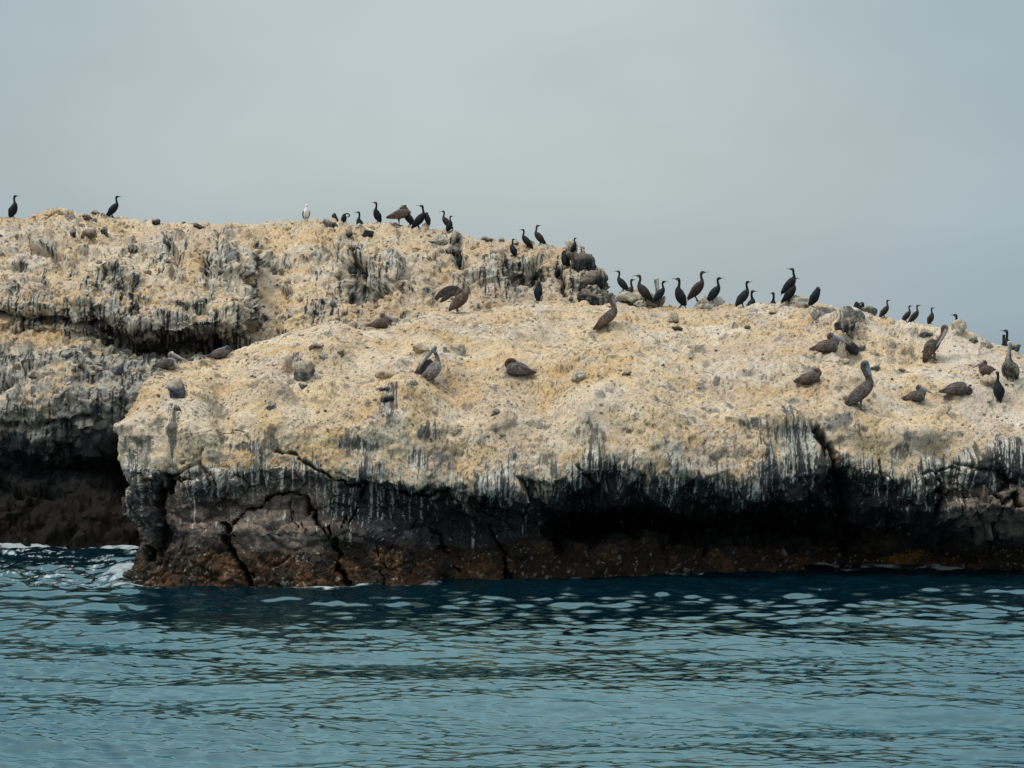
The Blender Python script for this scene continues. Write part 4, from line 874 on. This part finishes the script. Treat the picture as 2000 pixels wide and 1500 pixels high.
def cor_col(pal):
    base = np.array({'black': (.006, .008, .010), 'brown': (.026, .019, .016), 'blue': (.004, .008, .012)}[pal]); back_ = base*np.array((1.5, 1.5, 1.45)) if pal != 'brown' else base*.8
    def f(co, tg):
        t = tg[:, 1]; k = np.round(tg[:, 0]).astype(int); n = len(co); fn = fbm(co*np.array((40, 40, 60)), 3, 5, .6)
        Cc = np.broadcast_to(base, (n, 3))*(1+.4*fn)[:, None]; w_ = k == 3; Cc[w_] = (back_[None]*(1+.5*fn[:, None]))[w_]
        Cc[k == 2] = (.06, .055, .045); Cc[k == 5] = (.02, .02, .02)
        m = (k == 1) & (t > .85) & (t < .93) & (co[:, 2] < co[:, 2].max()-.035); 
        if pal != 'blue': Cc[m] = (.20, .19, .15)
        return Cc
    return f
_cache = {}; LOG = []
def bird(kind, pose, pal, px, py, top, yaw, label, which, group=None, flip=False, roll=0, hidden=False, hmax=None, natural=None):
    key = (kind, pose, pal, flip)
    if key not in _cache:
        if kind == 'pelican': me = fuse(kind, pel_parts(pose), pel_col(pal), M_PEL, .0075)
        elif kind == 'cormorant': me = fuse(kind, cor_parts(pose, flip), cor_col(pal), M_COR, .0055)
        else: me = fuse(kind, gull_parts(), gull_col, M_GUL, .0055)
        zs = np.empty(len(me.vertices)*3, np.float32); me.vertices.foreach_get('co', zs); _cache[key] = (me, float(zs[2::3].max()))
    me, zt = _cache[key]
    nat = natural or {'pelican': zt, 'cormorant': zt*1.06, 'gull': zt}[kind]
    if hidden:
        # stands on the far side of the crest: find how far behind its head lines up
        best = None; c, _, _2 = find_foot(px, py, which)
        for k in range(0, 60):
            Y = c.y+.1*k; x = (px-1000)/F*Y; z = ground(x, Y, which); pt_ = PYH+(HC-(z+nat))*F/Y
            if best is None or abs(pt_-top) < best[0]: best = (abs(pt_-top), Vector((x, Y, z)))
        loc = best[1]; sc_ = nat/zt
    else:
        h, n_, pp = find_foot(px, py, which, True); loc = h+Vector((0, .05, 0)); hgt = (pp-top)*h.y/F; sc_ = hgt/zt
        LOG.append('BIRD %-9s px%5d Y%.1f h%.2f natural %.2f shift %d' % (kind, px, h.y, hgt, nat, pp-py))
    o = bpy.data.objects.new(kind, me); SC.collection.objects.link(o)
    o.location = loc-Vector((0, 0, .012)); o.scale = (sc_, sc_, sc_); o.rotation_euler = (0, math.radians(roll), math.radians(yaw)); o.rotation_mode = 'XYZ'
    return tagd(o, label, {'gull': 'gull'}.get(kind, kind), group or {'pelican': 'brown pelicans on the rocks', 'cormorant': 'cormorants on the rocks', 'gull': None}[kind])
def gull_parts():
    p = [loft([Pn(-.20, .10, .02, .01), Pn(-.14, .13, .05, .03), Pn(-.04, .20, .085, .08), Pn(.03, .30, .08, .08), Pn(.05, .38, .05), Pn(.055, .43, .038), Pn(.06, .47, .04), Pn(.075, .49, .03)], 40, 16, tag_=1),
         loft([Pn(.09, .475, .012), Pn(.125, .468, .009), Pn(.145, .455, .005)], 10, 10, tag_=2)]
    for s in (1, -1): p.append(loft([(.03, .07*s, .31, .02, .03), (-.03, .095*s, .24, .02, .05), (-.12, .08*s, .16, .02, .03), (-.24, .04*s, .09, .01, .012)], 20, 12, tag_=3))
    return p+legs(-.01, .13, .0, .009, .05, .035)
def gull_col(co, tg):
    k = np.round(tg[:, 0]).astype(int); Cc = np.full((len(co), 3), .72); Cc[:, 2] = .68
    Cc[k == 3] = (.03, .03, .032); Cc[k == 2] = (.55, .40, .10); Cc[k == 5] = (.35, .30, .15)
    Cc[(k == 1) & (tg[:, 1] < .12)] = (.7, .7, .7); Cc[(k == 1) & (np.abs(co[:, 2]-.475) < .008) & (np.abs(co[:, 1]) > .03)] = (.03, .03, .03)
    return Cc
R_, Lf = 0, 180
c_, p_ = 'cormorant', 'pelican'
BIRDS = [
 (c_, 'up', 'blue', 27, 417, 380, -15, 'black cormorant alone at the left end of the far skyline', 'f'),
 (c_, 'lean', 'black', 222, 420, 381, 12, 'slim black cormorant on the far skyline, second from the left', 'f'),
 (c_, 'up', 'black', 702, 436, 412, 190, 'short cormorant partly sunk behind the far crest, looking left', 'f', dict(hidden=True)),
 (c_, 'up', 'black', 735, 434, 393, 200, 'tall black cormorant left of the brown pelican on the far crest', 'f'),
 (c_, 'lean', 'black', 797, 434, 399, 172, 'black cormorant standing close right of the pelican on the far crest', 'f'),
 (c_, 'lean', 'black', 821, 438, 399, 0, 'leaning black cormorant looking back left beside a hunched one', 'f', dict(flip=True)),
 (c_, 'tuck', 'black', 834, 440, 413, 160, 'hunched round black cormorant without visible neck on the far crest', 'f'),
 (c_, 'lean', 'brown', 871, 447, 410, 168, 'brownish cormorant looking left, behind another near the grey block', 'f'),
 (c_, 'up', 'blue', 879, 454, 420, 25, 'black cormorant looking right on top of the streaked grey block', 'f'),
 (c_, 'up', 'blue', 899, 524, 488, 60, 'black cormorant clinging to the far cliff below the grey block', 'f'),
 (c_, 'up', 'blue', 1001, 502, 465, 150, 'black cormorant low on the far slope left of the leaning pair', 'f', dict(flip=True)),
 (c_, 'lean', 'black', 1027, 486, 446, 168, 'dark cormorant with curved neck looking left on the far slope', 'f'),
 (c_, 'lean', 'brown', 1052, 476, 438, 172, 'brown cormorant looking back right on the far skyline', 'f', dict(flip=True)),
 (c_, 'up', 'blue', 1122, 495, 463, -25, 'black cormorant in front of the pale boulder at the end of the far rock', 'f'),
 (c_, 'tuck', 'blue', 1103, 526, 488, 150, 'black cormorant with bowed head on the steep end of the far rock', 'f'),
 (c_, 'tuck', 'blue', 1091, 545, 515, 20, 'round hunched black cormorant on the steep end of the far rock', 'f'),
 (c_, 'tuck', 'blue', 1052, 590, 549, 75, 'black cormorant asleep upright at the foot of the far rock', 'f'),
 (c_, 'lean', 'black', 1214, 561, 527, 165, 'small cormorant leaning left on top of the large streaked boulder', 'n'),
 (c_, 'lean', 'brown', 1229, 592, 543, 35, 'dark brown cormorant looking right in front of the large streaked boulder', 'n'),
 (c_, 'lean', 'brown', 1256, 592, 535, 172, 'thin brown cormorant looking left above a white stone', 'n'),
 (c_, 'lean', 'blue', 1290, 593, 547, 5, 'black cormorant in front of the upright pelican neck', 'n'),
 (c_, 'up', 'black', 1327, 593, 541, 185, 'black cormorant looking left with clear sky on both sides', 'n'),
 (c_, 'lean', 'brown', 1364, 574, 528, 8, 'brown cormorant standing on the streaked crest boulder', 'n'),
 (c_, 'lean', 'blue', 1397, 593, 540, 4, 'black cormorant looking right beside the streaked crest boulder', 'n'),
 (c_, 'lean', 'black', 1454, 594, 547, 25, 'dark cormorant looking right, with a half hidden one beside it', 'n'),
 (c_, 'up', 'black', 1468, 594, 566, 15, 'half hidden small cormorant behind the crest, right beside a taller one', 'n', dict(hidden=True)),
 (c_, 'up', 'black', 1511, 592, 570, 120, 'lone cormorant head peeking over the crest', 'n', dict(hidden=True)),
 (c_, 'lean', 'black', 1545, 574, 522, 10, 'upper cormorant of the overlapping pair, looking left with raised head', 'n', dict(flip=True)),
 (c_, 'lean', 'black', 1545, 593, 541, -4, 'lower cormorant of the overlapping pair, looking right', 'n'),
 (c_, 'tuck', 'black', 1588, 600, 557, 12, 'hunched cormorant bending forward on the pale round boulder', 'n', dict(roll=14)),
 (c_, 'tuck', 'black', 1672, 606, 591, 20, 'leftmost small head of three cormorants behind the right crest', 'n', dict(hidden=True)),
 (c_, 'tuck', 'black', 1680, 607, 594, 60, 'middle low back of three cormorants behind the right crest', 'n', dict(hidden=True)),
 (c_, 'up', 'black', 1686, 607, 589, 170, 'rightmost raised head of three cormorants behind the right crest', 'n', dict(hidden=True)),
 (c_, 'lean', 'brown', 1730, 621, 584, 20, 'brown backed cormorant looking right on the descending right crest', 'n'),
 (c_, 'lean', 'brown', 1773, 630, 595, 10, 'left cormorant of the touching pair on the right crest', 'n'),
 (c_, 'lean', 'brown', 1788, 630, 594, 6, 'right cormorant of the touching pair on the right crest', 'n'),
 (c_, 'up', 'brown', 1820, 634, 599, 15, 'brown cormorant looking right, alone left of the tall white stone', 'n'),
 (c_, 'up', 'black', 1868, 644, 613, 180, 'cormorant looking left from behind the tall white stone', 'n', dict(hidden=True)),
 (c_, 'up', 'black', 1967, 672, 643, 172, 'black cormorant neck above the front facing pelican, looking left', 'n', dict(hidden=True)),
 (c_, 'up', 'black', 1960, 675, 651, 60, 'lower cormorant neck behind the front facing pelican', 'n', dict(hidden=True)),
 (c_, 'up', 'blue', 1950, 786, 724, 100, 'black cormorant seen from behind on the slope near the right edge', 'n', dict(natural=.75)),
 (c_, 'preen', 'black', 672, 436, 415, 8, 'black cormorant preening with its neck arched over to the right', 'f'),
 (c_, 'tuck', 'black', 654, 434, 415, 160, 'resting dark cormorant behind the grey lichen covered stone', 'f', dict(hidden=True)),
 ('gull', 'stand', 'white', 598, 432, 398, -80, 'white gull standing alone on the far crest facing the viewer', 'f'),
 (p_, 'stand_tuck', 'brown', 779, 434, 401, 15, 'brown pelican with tucked head between cormorants on the far crest', 'f'),
 (p_, 'wings', 'brown', 893, 607, 556, 0, 'brown pelican lifting a dark wing on the upper edge of the near rock', 'n'),
 (p_, 'stand', 'brown', 1187, 646, 570, 0, 'reddish brown pelican standing below the crest with its bill held down', 'n'),
 (p_, 'stand', 'spot', 1280, 600, 541, -70, 'pelican with upright white neck behind a black cormorant on the crest', 'n', dict(hidden=True)),
 (p_, 'sit', 'brown', 741, 642, 610, -5, 'brown pelican sitting behind the upper edge, long bill pointing right', 'n'),
 (p_, 'sit', 'pale_head', 326, 722, 685, -5, 'white headed pelican sitting at the left tip, orange bill end to the right', 'n'),
 (p_, 'sit_back', 'grey', 428, 702, 673, 12, 'small looking pelican at the dark cave with bill laid on its back', 'n'),
 (p_, 'preen_up', 'silver', 845, 748, 674, 0, 'silver and black pelican preening its breast in the middle left slope', 'n'),
 (p_, 'sleep', 'grey', 1013, 736, 698, 165, 'curled grey pelican asleep in the centre of the near slope', 'n'),
 (p_, 'sit', 'grey', 1614, 690, 648, -12, 'grey pelican sitting in front of the black outcrop, long bill to the right', 'n'),
 (p_, 'sleep', 'brown', 1580, 752, 717, 8, 'brown pelican asleep with tucked dark head, left of the tall standing one', 'n'),
 (p_, 'stand', 'grey', 1682, 800, 702, 0, 'tallest pelican standing on the right slope with long blue grey bill', 'n'),
 (p_, 'preen_down', 'brown', 1826, 708, 633, -10, 'brown pelican bending its bill to its breast below the tall white stone', 'n'),
 (p_, 'sit', 'brown', 1930, 732, 702, 188, 'brown pelican lying on the tan ledge block with its bill pointing left', 'n'),
 (p_, 'front', 'spot', 1974, 750, 665, -115, 'mottled pelican with white head facing the viewer at the right edge', 'n'),
 (p_, 'sit', 'grey', 1788, 785, 750, -25, 'round grey pelican resting below the others with short looking bill', 'n'),
 (p_, 'curl', 'grey', 1868, 773, 744, -8, 'grey pelican curled with its brown neck folded down on the right', 'n'),
]
for b in BIRDS:
    kw = b[9] if len(b) > 9 else {}
    bird(b[0], b[1], b[2], b[3], b[4], b[5], b[6], b[7], b[8], **kw)
